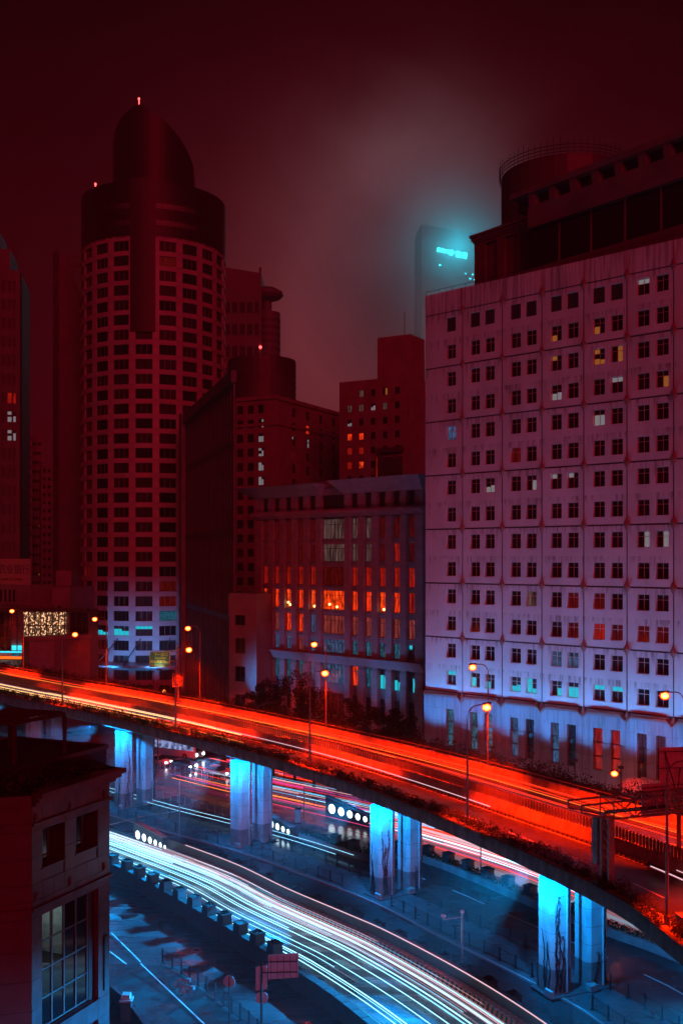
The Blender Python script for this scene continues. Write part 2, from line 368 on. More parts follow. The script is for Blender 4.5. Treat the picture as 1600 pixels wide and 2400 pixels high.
E['greenl'] = emit('green_spot', (0.05, 0.9, 0.25), 0.9)
E['gold'] = emit('gold_light_curtain', (1.0, 0.50, 0.26), 1.7, (3.4, (1, 1, 0.7), 0.53, 0.60))
E['shop'] = emit('white_shop_sign', (0.8, 1.0, 0.95), 2.5)
E['shopg'] = emit('green_shop_sign', (0.05, 0.85, 0.50), 1.0)
E['amber'] = emit('amber_strip', (1.0, 0.14, 0.01), 1.6)
E['signc'] = emit('cyan_letters', (0.02, 0.85, 1.0), 18.0)
E['head'] = emit('headlight', (0.85, 0.95, 1.0), 28)
E['tail'] = emit('taillight', (1.0, 0.02, 0.03), 24)
E['buspanel'] = emit('bus_windows', (0.35, 0.45, 0.9), 0.9, (1.6, (1, 1, 1), 0.35, 0.6))
E['room'] = emit('room_ceiling_light', (0.72, 1.0, 0.92), 2.2)

def plight(name, loc, power, col, r=0.15, parent=None):
    l = bpy.data.lights.new(name, 'POINT'); l.energy = power; l.color = col; l.shadow_soft_size = r
    o = bpy.data.objects.new(name, l); C.objects.link(o); o.location = loc
    if parent is not None: o.parent = parent
    return o
def slight(name, loc, target, power, col, size=80, blend=0.6, r=0.2, parent=None):
    l = bpy.data.lights.new(name, 'SPOT'); l.energy = power; l.color = col; l.shadow_soft_size = r
    l.spot_size = R_(size); l.spot_blend = blend
    o = bpy.data.objects.new(name, l); C.objects.link(o); o.location = loc
    d = Vector(target) - Vector(loc); o.rotation_euler = d.to_track_quat('-Z', 'Y').to_euler()
    if parent is not None: o.parent = parent
    return o

# ------------------------------------------------------------------ curves on the ground plan
def crs(pts, step=2.0):
    pts = [Vector(p) for p in pts]
    q = [pts[0] * 2 - pts[1]] + pts + [pts[-1] * 2 - pts[-2]]
    fine = []
    for i in range(1, len(q) - 2):
        p0, p1, p2, p3 = q[i - 1:i + 3]
        for k in range(24):
            t = k / 24
            fine.append(0.5 * ((2 * p1) + (p2 - p0) * t + (2 * p0 - 5 * p1 + 4 * p2 - p3) * t * t + (3 * p1 - p0 - 3 * p2 + p3) * t ** 3))
    fine.append(q[-2])
    L = [0]
    for a, b in zip(fine, fine[1:]): L.append(L[-1] + (b - a).length)
    n = max(2, int(L[-1] / step) + 1); out = []; j = 0
    for i in range(n):
        s = L[-1] * i / (n - 1)
        while j < len(L) - 2 and L[j + 1] < s: j += 1
        t = (s - L[j]) / max(1e-9, L[j + 1] - L[j]); out.append(fine[j].lerp(fine[j + 1], t))
    return out
def nrmls(path):
    out = []
    for i in range(len(path)):
        t = path[min(i + 1, len(path) - 1)] - path[max(i - 1, 0)]
        t = Vector((t.x, t.y, 0)).normalized(); out.append(Vector((-t.y, t.x, 0)))
    return out
def strip(mb, path, d0, d1, z=None):
    n = nrmls(path)
    a = [p + k * d0 for p, k in zip(path, n)]; b = [p + k * d1 for p, k in zip(path, n)]
    if z is not None:
        a = [Vector((p.x, p.y, z)) for p in a]; b = [Vector((p.x, p.y, z)) for p in b]
    for i in range(len(path) - 1): mb.quad(a[i], a[i + 1], b[i + 1], b[i])
def wallsweep(mb, path, prof, smoothz=None):
    n = nrmls(path)
    mb.sweep([[Vector((p.x, p.y, p.z)) + k * d + Vector((0, 0, z)) for d, z in prof] for p, k in zip(path, n)])
def sub(path, i0, i1): return path[max(0, i0):i1]
def at_len(path, s):
    for i in range(len(path) - 1):
        l = (path[i + 1] - path[i]).length
        if s <= l or i == len(path) - 2:
            t = (path[i + 1] - path[i]).normalized(); return path[i] + t * s, Vector((-t.y, t.x, 0)).normalized(), math.atan2(t.y, t.x)
        s -= l
def plen(path): return sum((b - a).length for a, b in zip(path, path[1:]))
def leaves(mb, c, rx, ry, rz, n, size, rng):
    for _ in range(n):
        while True:
            v = Vector((rng.uniform(-1, 1), rng.uniform(-1, 1), rng.uniform(-1, 1)))
            if v.length <= 1: break
        p = Vector((c[0] + v.x * rx, c[1] + v.y * ry, c[2] + v.z * rz)); s = size * rng.uniform(0.5, 1.3)
        a = Vector((rng.uniform(-1, 1), rng.uniform(-1, 1), rng.uniform(-1, 1))).normalized(); b = a.orthogonal().normalized() * s * 0.6; a = a * s
        mb.quad(p - a, p + b, p + a, p - b)
# ================================================================== GROUND
def D(x, y): return (x * 1600 / 1568, y * 2400 / 2352)      # helper for measurements taken on a smaller copy
mb = MB(); mb.quad((-1500, -60, -0.02), (1500, -60, -0.02), (1500, 2600, -0.02), (-1500, 2600, -0.02))
struct(mb.build('ground', M['plaza']), 'dark wet city ground stretching between the buildings')

# curved parapet line on the near side of the sunken road, parapet on its far side, kerb of the pier strip and far road edge
W1 = crs([(-46, 118, 0), (-34, 110.6, 0), (-23.2, 102.4, 0), (-19.05, 97.7, 0), (-14.96, 92.3, 0), (-10.7, 86.6, 0), (-6.7, 81, 0), (-3.5, 76.3, 0), (0, 70.8, 0), (4.5, 62, 0), (8, 53, 0)], 1.0)
W2 = crs([(-19.4, 110.6, 0), (-16.9, 108.2, 0), (-10.7, 101.3, 0), (-5.4, 94, 0), (0, 87.4, 0), (3.46, 83, 0), (8.7, 74.8, 0), (12.9, 66.7, 0), (16.5, 57.5, 0), (18.5, 50, 0)], 1.0)
W2road = crs([(-60, 142, 0), (-40, 129, 0), (-28, 119, 0), (-19.4, 110.6, 0), (-10.7, 101.3, 0), (-5.4, 94, 0), (0, 87.4, 0), (3.46, 83, 0), (8.7, 74.8, 0), (12.9, 66.7, 0), (16.5, 57.5, 0), (18.5, 50, 0)], 1.0)
KERB = crs([(-42, 139.5, 0), (-26.5, 124.5, 0), (-17.5, 116.5, 0), (-9.05, 108.6, 0), (0.16, 98, 0), (3.9, 93, 0), (7.36, 87.4, 0), (11.9, 80.4, 0), (15.6, 74.4, 0), (17.6, 70.2, 0), (21, 60, 0), (23, 52, 0)], 1.0)
# roads
mb = MB(); strip(mb, W1, -13, 0.0, 0.0); struct(mb.build('service_road', M['tracks']), 'wet service road beside the curved parapet')
mb = MB(); strip(mb, W2road, -10.5, 0.0, 0.006); struct(mb.build('sunken_road', M['tracks']), 'wet curved road streaked with headlights')
mb = MB(); strip(mb, KERB, -6.2, 0.0, 0.012); struct(mb.build('side_road', M['street']), 'narrow wet lane beside the pier strip')
mb = MB(); strip(mb, KERB, 4.6, 13.0, 0.010); struct(mb.build('under_road', M['street']), 'wet road under the elevated road')
mb = MB(); strip(mb, KERB, 15.0, 27.0, 0.014); struct(mb.build('far_street', M['plaza']), 'bright wet street beyond the viaduct')
# pier strip: pavement with kerb stones
mb = MB()
for i in range(0, len(KERB) - 1):
    pass
n = nrmls(KERB)
mb.sweep([[p + k * 0.18 + Vector((0, 0, 0.0)), p + k * 0.18 + Vector((0, 0, 0.14)), p + k * 4.4 + Vector((0, 0, 0.14)), p + k * 4.4] for p, k in zip(KERB, n)], closed=False)
pav = struct(mb.build('pavement', M['paving']), 'raised paved strip carrying the viaduct piers')
ks = MB(); ks.box(-0.49, 0.49, -0.09, 0.09, 0, 0.17); kme = ks.mesh('kerb_stone', M['concrete'])
L = plen(KERB); s = 8.0; cnt = 0
while s < L - 1 and cnt < 110:
    p, nn, a = at_len(KERB, s); link('kerb_stone', kme, pav, p + nn * 0.09, a); s += 1.0; cnt += 1
# lane markings on the street level
mb = MB()
def dash(path, d, s0, ln, w=0.12, z=0.03):
    a, na, _ = at_len(path, s0); b, nb, _ = at_len(path, s0 + ln / 2); c, nc, _ = at_len(path, s0 + ln)
    for (p, n1), (q, n2) in (((a, na), (b, nb)), ((b, nb), (c, nc))):
        mb.quad(p + n1 * (d - w) + Vector((0, 0, z)), q + n2 * (d - w) + Vector((0, 0, z)), q + n2 * (d + w) + Vector((0, 0, z)), p + n1 * (d + w) + Vector((0, 0, z)))
for k in range(14): dash(KERB, 8.6, 4 + k * 7.6, 4.2, 0.07)
for k in range(10): dash(W2road, -5.2, 6 + k * 9, 4.0, 0.06)
for k in range(60): dash(W2road, -0.9, 4 + k * 2, 2.0, 0.05)
for k in range(34): dash(W1, -8.6, 4 + k * 2, 2.0, 0.06)
for k in range(12): dash(KERB, 20.5, 10 + k * 8, 4.0, 0.07)
struct(mb.build('lane_marking', M['white']), 'worn white lane lines on the wet streets')

# ------------------------------------------------------------------ parapet with planters, near side
par = thing('parapet_wall', 'low dark curved granite parapet between the service road and the bright road', 'wall')
mb = MB(); wallsweep(mb, W1, [(-0.22, 0), (0.22, 0), (0.22, 1.35), (-0.22, 1.35)]); mb.build('wall_face', M['wallbrown'], par)
L = plen(W1)
cp = MB(); cp.box(-0.62, 0.62, -0.32, 0.32, 0, 0.16); cme = cp.mesh('coping_stone', M['wallbrown'])
s = 2.0
while s < L - 2:
    p, nn, a = at_len(W1, s); link('coping_stone', cme, par, p + Vector((0, 0, 1.352)), a); s += 1.3
# planter block: tapered box with a rim, soil and a tuft of plants
def planter_mesh():
    b = MB()
    b.hexa([(-0.52, -0.45, 0), (0.52, -0.45, 0), (0.52, 0.45, 0), (-0.52, 0.45, 0), (-0.46, -0.40, 0.72), (0.46, -0.40, 0.72), (0.46, 0.40, 0.72), (-0.46, 0.40, 0.72)])
    for x0, x1, y0, y1 in ((-0.53, 0.53, -0.47, -0.36), (-0.53, 0.53, 0.36, 0.47), (-0.53, -0.42, -0.36, 0.36), (0.42, 0.53, -0.36, 0.36)):
        b.box(x0, x1, y0, y1, 0.722, 0.86)
    return b.mesh('planter_box', M['planter'])
pme = planter_mesh()
sb = MB(); sb.box(-0.41, 0.41, -0.35, 0.35, 0.724, 0.80); sme = sb.mesh('soil', M['soil'])
tm = []
for k in range(4):
    rng = random.Random(k); t = MB(); leaves(t, (0, 0, 0.92), 0.36, 0.3, 0.12, 36, 0.10, rng); tm.append(t.mesh('plant_tuft', M['leaf']))
def planter(loc, rz, label, group, k, tuft=True):
    t = thing('planter', label, 'planter', loc, rz, group)
    link('planter_box', pme, t); link('soil', sme, t)
    if tuft: link('plant_tuft', tm[k % 4], t)
    return t
s = 17.5; k = 0
while s < 58 and k < 16:
    p, nn, a = at_len(W1, s)
    planter(p + nn * 0.05 + Vector((0, 0, 1.515)), a, f'dark planter on the near curved parapet, {ORD[k]} from the corner building', 'planters on the near parapet', k, k % 3 != 1)
    s += 2.66; k += 1

# ------------------------------------------------------------------ far parapet of the sunken road: hazard kerb, ledge, wall
w2 = thing('retaining_wall', 'red brown retaining wall with striped kerb along the bright sunken road', 'wall')
mb = MB(); wallsweep(mb, W2, [(0.52, 0), (0.92, 0), (0.92, 1.5), (0.52, 1.5)]); mb.build('wall_face', M['wallbrown'], w2)
mb = MB(); wallsweep(mb, W2, [(0.0, 0), (0.518, 0), (0.518, 0.60), (0.0, 0.60)]); mb.build('kerb_wall', M['concrete'], w2)
led = MB(); led.box(-0.29, 0.29, -0.02, 0.50, 0.604, 0.70); lme = led.mesh('ledge_stone', M['ledge'])
hz = MB(); hz.hexa([(-0.21, -0.012, 0.05), (0.03, -0.012, 0.05), (0.03, -0.003, 0.05), (-0.21, -0.003, 0.05), (-0.03, -0.012, 0.595), (0.21, -0.012, 0.595), (0.21, -0.003, 0.595), (-0.03, -0.003, 0.595)])
hme = hz.mesh('hazard_stripe', M['hazard']); hbk = hz.mesh('hazard_stripe', M['black'])
L = plen(W2); s = 11; k = 0
while s < L - 6:
    p, nn, a = at_len(W2, s); link('ledge_stone', lme, w2, p, a); s += 0.62
s = 24
while s < L - 8:
    p, nn, a = at_len(W2, s); link('hazard_stripe', hme if k % 2 else hbk, w2, p, a); s += 0.27; k += 1
# end walls with round lights
def portal_wall(name, label, p, a, length, h0, h1, n, sc_=1.0):
    t = thing(name, label, 'wall', p, a)
    b = MB(); b.hexa([(0, -0.25, 0), (length, -0.25, 0), (length, 0.25, 0), (0, 0.25, 0), (0, -0.25, h0), (length, -0.25, h1), (length, 0.25, h1), (0, 0.25, h0)])
    b.build('wall_slab', M['wallbrown'], t)
    c = MB(); c.hexa([(-0.05, -0.32, h0 + .004), (length + .05, -0.32, h1 + .004), (length + .05, 0.32, h1 + .004), (-0.05, 0.32, h0 + .004), (-0.05, -0.32, h0 + .13), (length + .05, -0.32, h1 + .13), (length + .05, 0.32, h1 + .13), (-0.05, 0.32, h0 + .13)])
    c.build('coping', M['concrete'], t)
    x = length * 0.16
    for k in range(n):
        r = (0.52 - 0.055 * k) * sc_; zc = h0 * 0.48 - k * 0.06 * sc_
        d = MB(); m_ = len(d.v)
        d.prism([(r * math.cos(q * math.pi / 12), r * math.sin(q * math.pi / 12)) for q in range(24)], 0, 0.03)
        o = d.build('round_light', E['dot'], t); o.location = (x, -0.256, zc); o.rotation_euler = (math.pi / 2, 0, 0)
        rg = MB(); rr = [[Vector((math.cos(q * math.pi / 12) * w_, math.sin(q * math.pi / 12) * w_, zz)) for w_, zz in ((r, 0), (r * 1.12, 0), (r * 1.12, 0.05), (r, 0.05))] for q in range(25)]
        rg.sweep(rr, caps=False); ro = rg.build('light_rim', M['planter'], o)
        x += (r * 2 + 0.36 * sc_)
    return t
p, nn, a = at_len(W2, 0.0)
q0 = Vector(G(318, 1975)); q1 = Vector(G(386, 2000))
portal_wall('portal_wall', 'tapering wall end with six round lights beside the near bright road', Vector((q0.x, q0.y, 0)), math.atan2(q1.y - q0.y, q1.x - q0.x), (q1 - q0).length, 2.3, 1.7, 6, 0.9)
q0 = Vector(G(615, 1940)); q1 = Vector(G(685, 1966))
portal_wall('portal_wall', 'tapering wall end with five round lights between two viaduct piers', Vector((q0.x, q0.y, 0)), math.atan2(q1.y - q0.y, q1.x - q0.x), (q1 - q0).length, 2.1, 1.3, 5, 0.95)
q0 = Vector(G(766, 1915)); q1 = Vector(G(866, 1940))
portal_wall('portal_wall', 'tapering wall end with six round lights close under the viaduct edge', Vector((q0.x, q0.y, 0)), math.atan2(q1.y - q0.y, q1.x - q0.x), (q1 - q0).length, 2.6, 1.4, 6, 1.12)
s = 3.0; k = 0
while s < 52 and k < 20:
    p, nn, a = at_len(W2, s)
    planter(p + nn * 1.5 + Vector((0, 0, 0.55)), a, f'squat planter behind the retaining wall, {ORD[k]} from the lit wall end', 'planters behind the retaining wall', k, k % 3 != 0)
    s += 2.75; k += 1
mb = MB(); wallsweep(mb, W2, [(0.95, 0), (2.1, 0), (2.1, 0.55), (0.95, 0.55)]); tag(mb.build('planting_bed', M['planter']), 'long dark planting bed behind the retaining wall', 'planter')

# ------------------------------------------------------------------ hedge wall between the under road and the far street
W3 = crs([tuple(p) for p in [(Vector(G(700, 1968)).x, Vector(G(700, 1968)).y, 0), (Vector(G(860, 2020)).x, Vector(G(860, 2020)).y, 0), (8.2, 107.6, 0), (18.6, 91.6, 0), (22.2, 86.7, 0), (27.5, 79, 0), (33, 66, 0)]], 1.0)
t = thing('hedge_wall', 'long low wall topped with a dark hedge between the road and the bright far street', 'wall')
mb = MB(); wallsweep(mb, W3, [(0, 0), (0.9, 0), (0.9, 0.7), (0, 0.7)]); mb.build('wall_face', M['concrete'], t)
mb = MB(); rng = random.Random(3)
for i in range(len(W3) - 1):
    for j in range(3):
        q = W3[i].lerp(W3[i + 1], j / 3); leaves(mb, (q.x + 0.35, q.y + 0.3, 0.95), 0.4, 0.4, 0.4, 22, 0.13, rng)
stuff(mb.build('hedge', M['leaf'], t))
s = 6.0; k = 0
while s < 42 and k < 14:
    p, nn, a = at_len(W3, s)
    planter(p + nn * 0.5 + Vector((0, 0, 0.9)), a, f'stone block on the far hedge wall, {ORD[k]} from the lit wall end', 'blocks on the hedge wall', k, False)
    s += 3.05; k += 1

# ------------------------------------------------------------------ railings
def railing(path, label, group=None, h=1.02, sp=1.85, bars=12, gaps=(), z=0.14, mt='iron'):
    t = thing('metal_railing', label, 'railing', (0, 0, 0), 0, group)
    po = MB(); po.box(-0.045, 0.045, -0.045, 0.045, 0, h + 0.06); po.box(-0.11, 0.11, -0.16, 0.16, 0, 0.035); pm = po.mesh('post', M[mt])
    L = plen(path); k = 0; bal = MB(); prev = None; s = 0.0
    while s < L:
        p, nn, a = at_len(path, s)
        if any(g0 <= s <= g1 for g0, g1 in gaps): prev = None; s += sp / 2; continue
        link('post', pm, t, p + Vector((0, 0, z)), a)
        if prev is not None:
            r = MB()
            for zz in (0.14, h - 0.06): r.tube([prev + Vector((0, 0, z + zz)), p + Vector((0, 0, z + zz))], 0.022, 4)
            r.build('rail', M[mt], t)
            for j in range(1, bars):
                q = prev.lerp(p, j / bars); bal.box(q.x - .009, q.x + .009, q.y - .009, q.y + .009, z + 0.15, z + h - 0.07)
        prev = p; s += sp
    stuff(bal.build('baluster', M[mt], t)); return t
RA = crs([tuple(Vector(p) + nn * 0.75) for p, nn in zip(KERB, nrmls(KERB))], 1.0)
RB = crs([tuple(Vector(p) + nn * 4.25) for p, nn in zip(KERB, nrmls(KERB))], 1.0)
def s_near(path, q):
    best = min(range(len(path)), key=lambda i: (path[i] - Vector(q)).length); return plen(path[:best + 1])
piers = [(-44, 147), (-27.6, 130.6), (-11.1, 113.4), (3.9, 96.6), (15.7, 75.3), (22.5, 52)]
gA = []; gB = []
for x, y in piers[1:5]:
    s = s_near(RA, (x, y, 0)); gA.append((s - 2.2, s + 3.0)); s = s_near(RB, (x + 2, y + 2, 0)); gB.append((s - 1.5, s + 1.9))
railing(RA, 'dark iron railing on the kerb nearest the side lane, running past the piers', gaps=gA)
railing(RB, 'dark iron railing on the far edge of the pier strip beside the red lit road', gaps=gB)
RC = crs([tuple(Vector(G(*q))) for q in ((352, 1862), (420, 1882), (480, 1900), (540, 1918))], 1.0)
railing(RC, 'pale steel railing at the edge of the wet crossing between two piers', h=1.0, sp=1.6, bars=9, z=0.0, mt='steel')

# ================================================================== VIADUCT
def dk(x, y, hd):
    px, py = D(x, y); return P(px, py, F * hd / (py - HY))
NE_src = [dk(0, 1600, 19.6), dk(155, 1632, 19.8), dk(405, 1690, 20.3), dk(715, 1775, 21.25), dk(1075, 1910, 21.65), dk(1400, 2060, 21.55), dk(1568, 2180, 21.6)]
d0 = (NE_src[0] - NE_src[1])
NE_src = [NE_src[0] + d0 * 3.2 + Vector((0, 6, 0)), NE_src[0] + d0 * 1.4 + Vector((0, 1.5, 0))] + NE_src + [Vector((20.3, 46, 10.4)), Vector((20.3, 36, 10.4))]
NE = crs([tuple(p) for p in NE_src], 1.0); NN = nrmls(NE)
def width_at(p):
    a = [(-60, 13.2), (-18, 13.4), (-3, 13.8), (10, 14.8), (17.0, 17.2), (30, 17.5)]
    x = p.x
    if x <= a[0][0]: return a[0][1]
    for (x0, w0), (x1, w1) in zip(a, a[1:]):
        if x <= x1: return w0 + (w1 - w0) * (x - x0) / (x1 - x0)
    return 18.0
WD = [width_at(p) for p in NE]
for _ in range(12): WD = [WD[0]] + [(a + 2 * b + c) / 4 for a, b, c in zip(WD, WD[1:], WD[2:])] + [WD[-1]]
def dp(i, f, d=0.0, z=0.0): return NE[i] + NN[i] * (f * WD[i] + d) + Vector((0, 0, z))
ND = len(NE)
def dsweep(mb, prof, i0=0, i1=None, step=1):
    mb.sweep([[dp(i, f, d, z) for f, d, z in prof] for i in range(i0, i1 or ND, step)])
def dstrip(mb, f0, d0_, f1, d1_, z, i0=0, i1=None):
    for i in range(i0, (i1 or ND) - 1): mb.quad(dp(i, f0, d0_, z), dp(i + 1, f0, d0_, z), dp(i + 1, f1, d1_, z), dp(i, f1, d1_, z))
MED = 0.45
mb = MB(); dsweep(mb, [(0, -0.25, -0.35), (1, 0.25, -0.35), (1, 0.25, 0.0), (0, -0.25, 0.0)])
struct(mb.build('elevated_road', M['deck']), 'wet elevated road deck lit red by street lamps')
mb = MB(); dsweep(mb, [(0, 3.2, -1.9), (1, -3.2, -1.9), (1, -1.6, -0.352), (0, 1.6, -0.352)])
struct(mb.build('road_girder', M['concrete']), 'concrete box girder under the elevated road')
mb = MB()
for i in range(0, ND - 4, 7):
    for f in (0.18, 0.73):
        for k in range(3): mb.quad(dp(i + k, f, -.06, .006), dp(i + k + 1, f, -.06, .006), dp(i + k + 1, f, .06, .006), dp(i + k, f, .06, .006))
dstrip(mb, MED, -1.25, MED, -1.13, .006); dstrip(mb, MED, 1.15, MED, 1.27, .006); dstrip(mb, 1, -1.0, 1, -.88, .006); dstrip(mb, 0, 1.15, 0, 1.27, .006)
struct(mb.build('road_marking', M['white']), 'lane lines painted on the elevated road')

via = thing('edge_parapet', 'concrete edge parapet of the viaduct with hanging dried plants', 'parapet')
# fascia panels, 2 m each, recessed joints
fp = 0
for i in range(0, ND - 2, 2):
    b = MB(); a0, a1 = dp(i, 0), dp(i + 2, 0); t_ = (a1 - a0).normalized() * 0.02
    for q in (0,):
        p0, p1 = a0 + t_, a1 - t_; n0 = NN[i]; n1 = NN[i + 2]
        b.hexa([p0 - n0 * .42 + Vector((0, 0, -.62)), p1 - n1 * .42 + Vector((0, 0, -.62)), p1 - n1 * .26 + Vector((0, 0, -.62)), p0 - n0 * .26 + Vector((0, 0, -.62)),
                p0 - n0 * .42 + Vector((0, 0, .42)), p1 - n1 * .42 + Vector((0, 0, .42)), p1 - n1 * .26 + Vector((0, 0, .42)), p0 - n0 * .26 + Vector((0, 0, .42))])
    b.build('fascia_panel', M['fascia'], via)
mb = MB(); dsweep(mb, [(0, -.256, .004), (0, .55, .004), (0, .55, .46), (0, -.256, .46)]); mb.build('planter_trough', M['concrete'], via)
mb = MB(); mb2 = MB(); rng = random.Random(11)
for i in range(12, ND - 8):
    for j in range(3):
        p = dp(i, 0, 0.1 + rng.uniform(-.2, .3), 0.62) + Vector((rng.uniform(-.4, .4), rng.uniform(-.4, .4), 0))
        hh = rng.choice((0.3, 0.42, 0.5, 0.62))
        leaves(mb, (p.x, p.y, p.z + hh * 0.3), 0.42, 0.42, hh, 85, 0.075, rng)
    for j in range(9):                      # dry strands that hang over the fascia
        q = dp(i, 0, -.43, 0.5) + (NE[min(i + 1, ND - 1)] - NE[i]) * rng.random(); l = rng.uniform(.12, .6); w = rng.uniform(.03, .09); td = (NE[min(i + 1, ND - 1)] - NE[i]).normalized() * w
        o_ = NN[i] * -rng.uniform(.01, .08)
        mb2.quad(q + o_ - td, q + o_ + td, q + o_ + td * .3 - Vector((0, 0, l)), q + o_ - td * .4 - Vector((0, 0, l * .9)))
stuff(tag(mb.build('edge_hedge', M['leaf']), 'ragged dark hedge growing along the near edge of the elevated road', 'hedge'))
stuff(mb2.build('hanging_plants', M['dryleaf'], via))

far = thing('far_barrier', 'concrete barrier with steel rail on the building side of the elevated road', 'barrier')
mb = MB(); dsweep(mb, [(1, -.45, .004), (1, .2, .004), (1, .12, .95), (1, -.12, .95)]); mb.build('barrier_wall', M['barrier'], far)
mb = MB()
mb.tube([dp(i, 1, 0, 1.28) for i in range(0, ND, 2)], 0.05, 5)
mb.build('rail', M['pole'], far)
sp_ = MB(); sp_.box(-.03, .03, -.04, .04, .95, 1.27); spm = sp_.mesh('rail_post', M['pole'])
for i in range(4, ND - 4, 2): link('rail_post', spm, far, dp(i, 1))
med = thing('median_barrier', 'concrete median barrier with upright anti glare slats along the elevated road', 'barrier')
mb = MB(); dsweep(mb, [(MED, -.42, .004), (MED, .42, .004), (MED, .14, .85), (MED, -.14, .85)]); mb.build('barrier_wall', M['barrier'], med)
sl = MB(); sl.box(-.03, .03, -.11, .11, .852, 1.62); slm = sl.mesh('slat', M['pole'])
mb = MB(); mb.tube([dp(i, MED, 0, 1.66) for i in range(0, ND, 2)], .035, 4); mb.build('top_rail', M['pole'], med)
allsl = []
for i in range(2, ND - 3):
    for j in range(3): allsl.append((dp(i, MED).lerp(dp(i + 1, MED), j / 3), math.atan2(NN[i].y, NN[i].x) - math.pi / 2))
allsl.sort(key=lambda q: q[0].y if q[0].y > 56 else 900)
for p, a in allsl[:296]: link('slat', slm, med, p, a)
mb = MB()
for p, a in allsl[296:]: mb.box(-.03, .03, -.11, .11, .852, 1.62, Matrix.Translation(p) @ Matrix.Rotation(a, 4, 'Z'))
stuff(mb.build('slat_row', M['pole'], med))
# small upright markers along the inner lane (tooth shaped delineators)
mb = MB()
for i in range(6, ND - 6):
    for j in range(2):
        p = dp(i, MED, -1.0).lerp(dp(i + 1, MED, -1.0), j / 2); mb.box(p.x - .05, p.x + .05, p.y - .05, p.y + .05, p.z + .004, p.z + .16)
stuff(tag(mb.build('lane_studs', M['black']), 'row of small dark studs beside the median of the elevated road', 'road studs'))

# piers: pairs of chamfered columns with cast joints
def column_mesh(h, w=1.9, c=0.28):
    hw = w / 2; poly = [(-hw + c, -hw), (hw - c, -hw), (hw, -hw + c), (hw, hw - c), (hw - c, hw), (-hw + c, hw), (-hw, hw - c), (-hw, -hw + c)]
    return poly
def column(t, off, h, rz):
    poly = column_mesh(h); low = 1.9
    b = MB(); b.prism(poly, 0, low); b.build('column_foot', M['pier_low'], t).location = (off, 0, 0)
    z = low; k = 0
    while z < h - 0.3:
        z1 = min(h, z + 1.32); b = MB(); b.prism(poly, z + .03, z1)
        o = b.build('column_block', M['pier'], t); o.location = (off, 0, 0)
        b = MB(); b.prism([(x * .985, y * .985) for x, y in poly], z, z + .03, False, False); b.build('joint_ring', M['joint'], o)
        z = z1
    b = MB(); b.tube([(off + 0.35, -1.02, 0.2), (off + 0.35, -1.02, h - .1)], .07, 6); b.build('drain_pipe', M['pier'], t)
lab = ['far pair of square viaduct columns behind the rooftop pergola', 'pair of square viaduct columns beside the parked cars, vines on one', 'pair of square viaduct columns between the two lit wall ends',
       'pair of square viaduct columns left of the red puddle', 'nearest pair of tall square viaduct columns with dark vines', 'pair of square viaduct columns beyond the edge of the picture']
for k, (x, y) in enumerate(piers):
    i = min(range(ND), key=lambda j: (Vector((x, y, 0)) - Vector((NE[j].x, NE[j].y, 0))).length)
    nn = NN[i]; rz = math.atan2(nn.y, nn.x); h = NE[i].z - 1.87
    t = thing('viaduct_pier', lab[k], 'bridge pier', (x, y, 0.14), rz, 'viaduct piers')
    h2 = h - 0.14
    column(t, -0.05, h2, 0); column(t, 3.2, h2, 0)
    b = MB(); b.box(-1.3, 4.5, -1.3, 1.3, -.02, .10); b.build('plinth', M['paving'], t)
    b = MB(); b.box(-1.28, -1.03, -1.25, -.4, .1, .55); b.box(2.0, 2.7, -1.55, -.98, .1, .55); b.build('planter_trough', M['concrete'], t)
    if k in (1, 3, 4):
        b = MB(); rng = random.Random(k)
        for q in range(7):
            x0 = rng.choice((-0.05, 3.2)) + rng.uniform(-.7, .7); zt = rng.uniform(2.2, h2 - .5); pts = []
            z_ = 0.3; xx = x0
            while z_ < zt: pts.append((xx, -.98, z_)); z_ += .4; xx += rng.uniform(-.14, .14); xx = max(x0 - .35, min(x0 + .35, xx))
            if len(pts) > 2: b.tube(pts, [.05 * (1 - i_ / len(pts)) + .012 for i_ in range(len(pts))], 4)
            for pp in pts[1:]: leaves(b, pp, .14, .05, .2, 5, .07, rng)
        for q in range(4):
            y0 = rng.uniform(-.7, .7); pts = []; z_ = .3; zt = rng.uniform(2.5, 5.5)
            while z_ < zt: pts.append((-1.03, y0, z_)); z_ += .4; y0 += rng.uniform(-.13, .13); y0 = max(-.8, min(.8, y0))
            b.tube(pts, [.045 * (1 - i_ / len(pts)) + .01 for i_ in range(len(pts))], 4)
        stuff(b.build('vines', M['iron'], t))
    # outward blue flood that washes the roads on the near side
    of = thing('road_floodlight', f'blue road floodlight hung under the deck lip by the {ORD[k]} pier', 'floodlight', Vector((NE[i].x, NE[i].y, NE[i].z - 1.0)) + nn * .5, rz, 'floodlights under the viaduct')
    b = MB(); b.box(-.2, .2, -.3, .3, 0, .2); b.build('housing', M['iron'], of)
    slight('flood_lamp', (-.1, 0, -.06), (-2.7, 0, -1.06), L_OUT, COL_ROAD, 58, .5, .2, of)
    # blue floodlights under the deck edge wash the column heads
    for sgn in (-1, 1):
        fl = thing('under_deck_floodlight', f'blue floodlight under the deck edge at the {ORD[k]} pier, {"left" if sgn < 0 else "right"} of it', 'floodlight', Vector((x, y, 0)) - nn * 2.3 + Vector((-nn.y, nn.x, 0)) * sgn * -2.3 + Vector((0, 0, NE[i].z - .9)), rz, 'floodlights under the viaduct')
        b = MB(); b.box(-.18, .18, -.14, .14, 0, .22); b.build('housing', M['iron'], fl)
        slight('flood_lamp', (0.1, 0, -0.25), (2.6, sgn * 1.7, -2.6), L_UNDER, COL_CYAN, 118, .7, 0.12, fl)
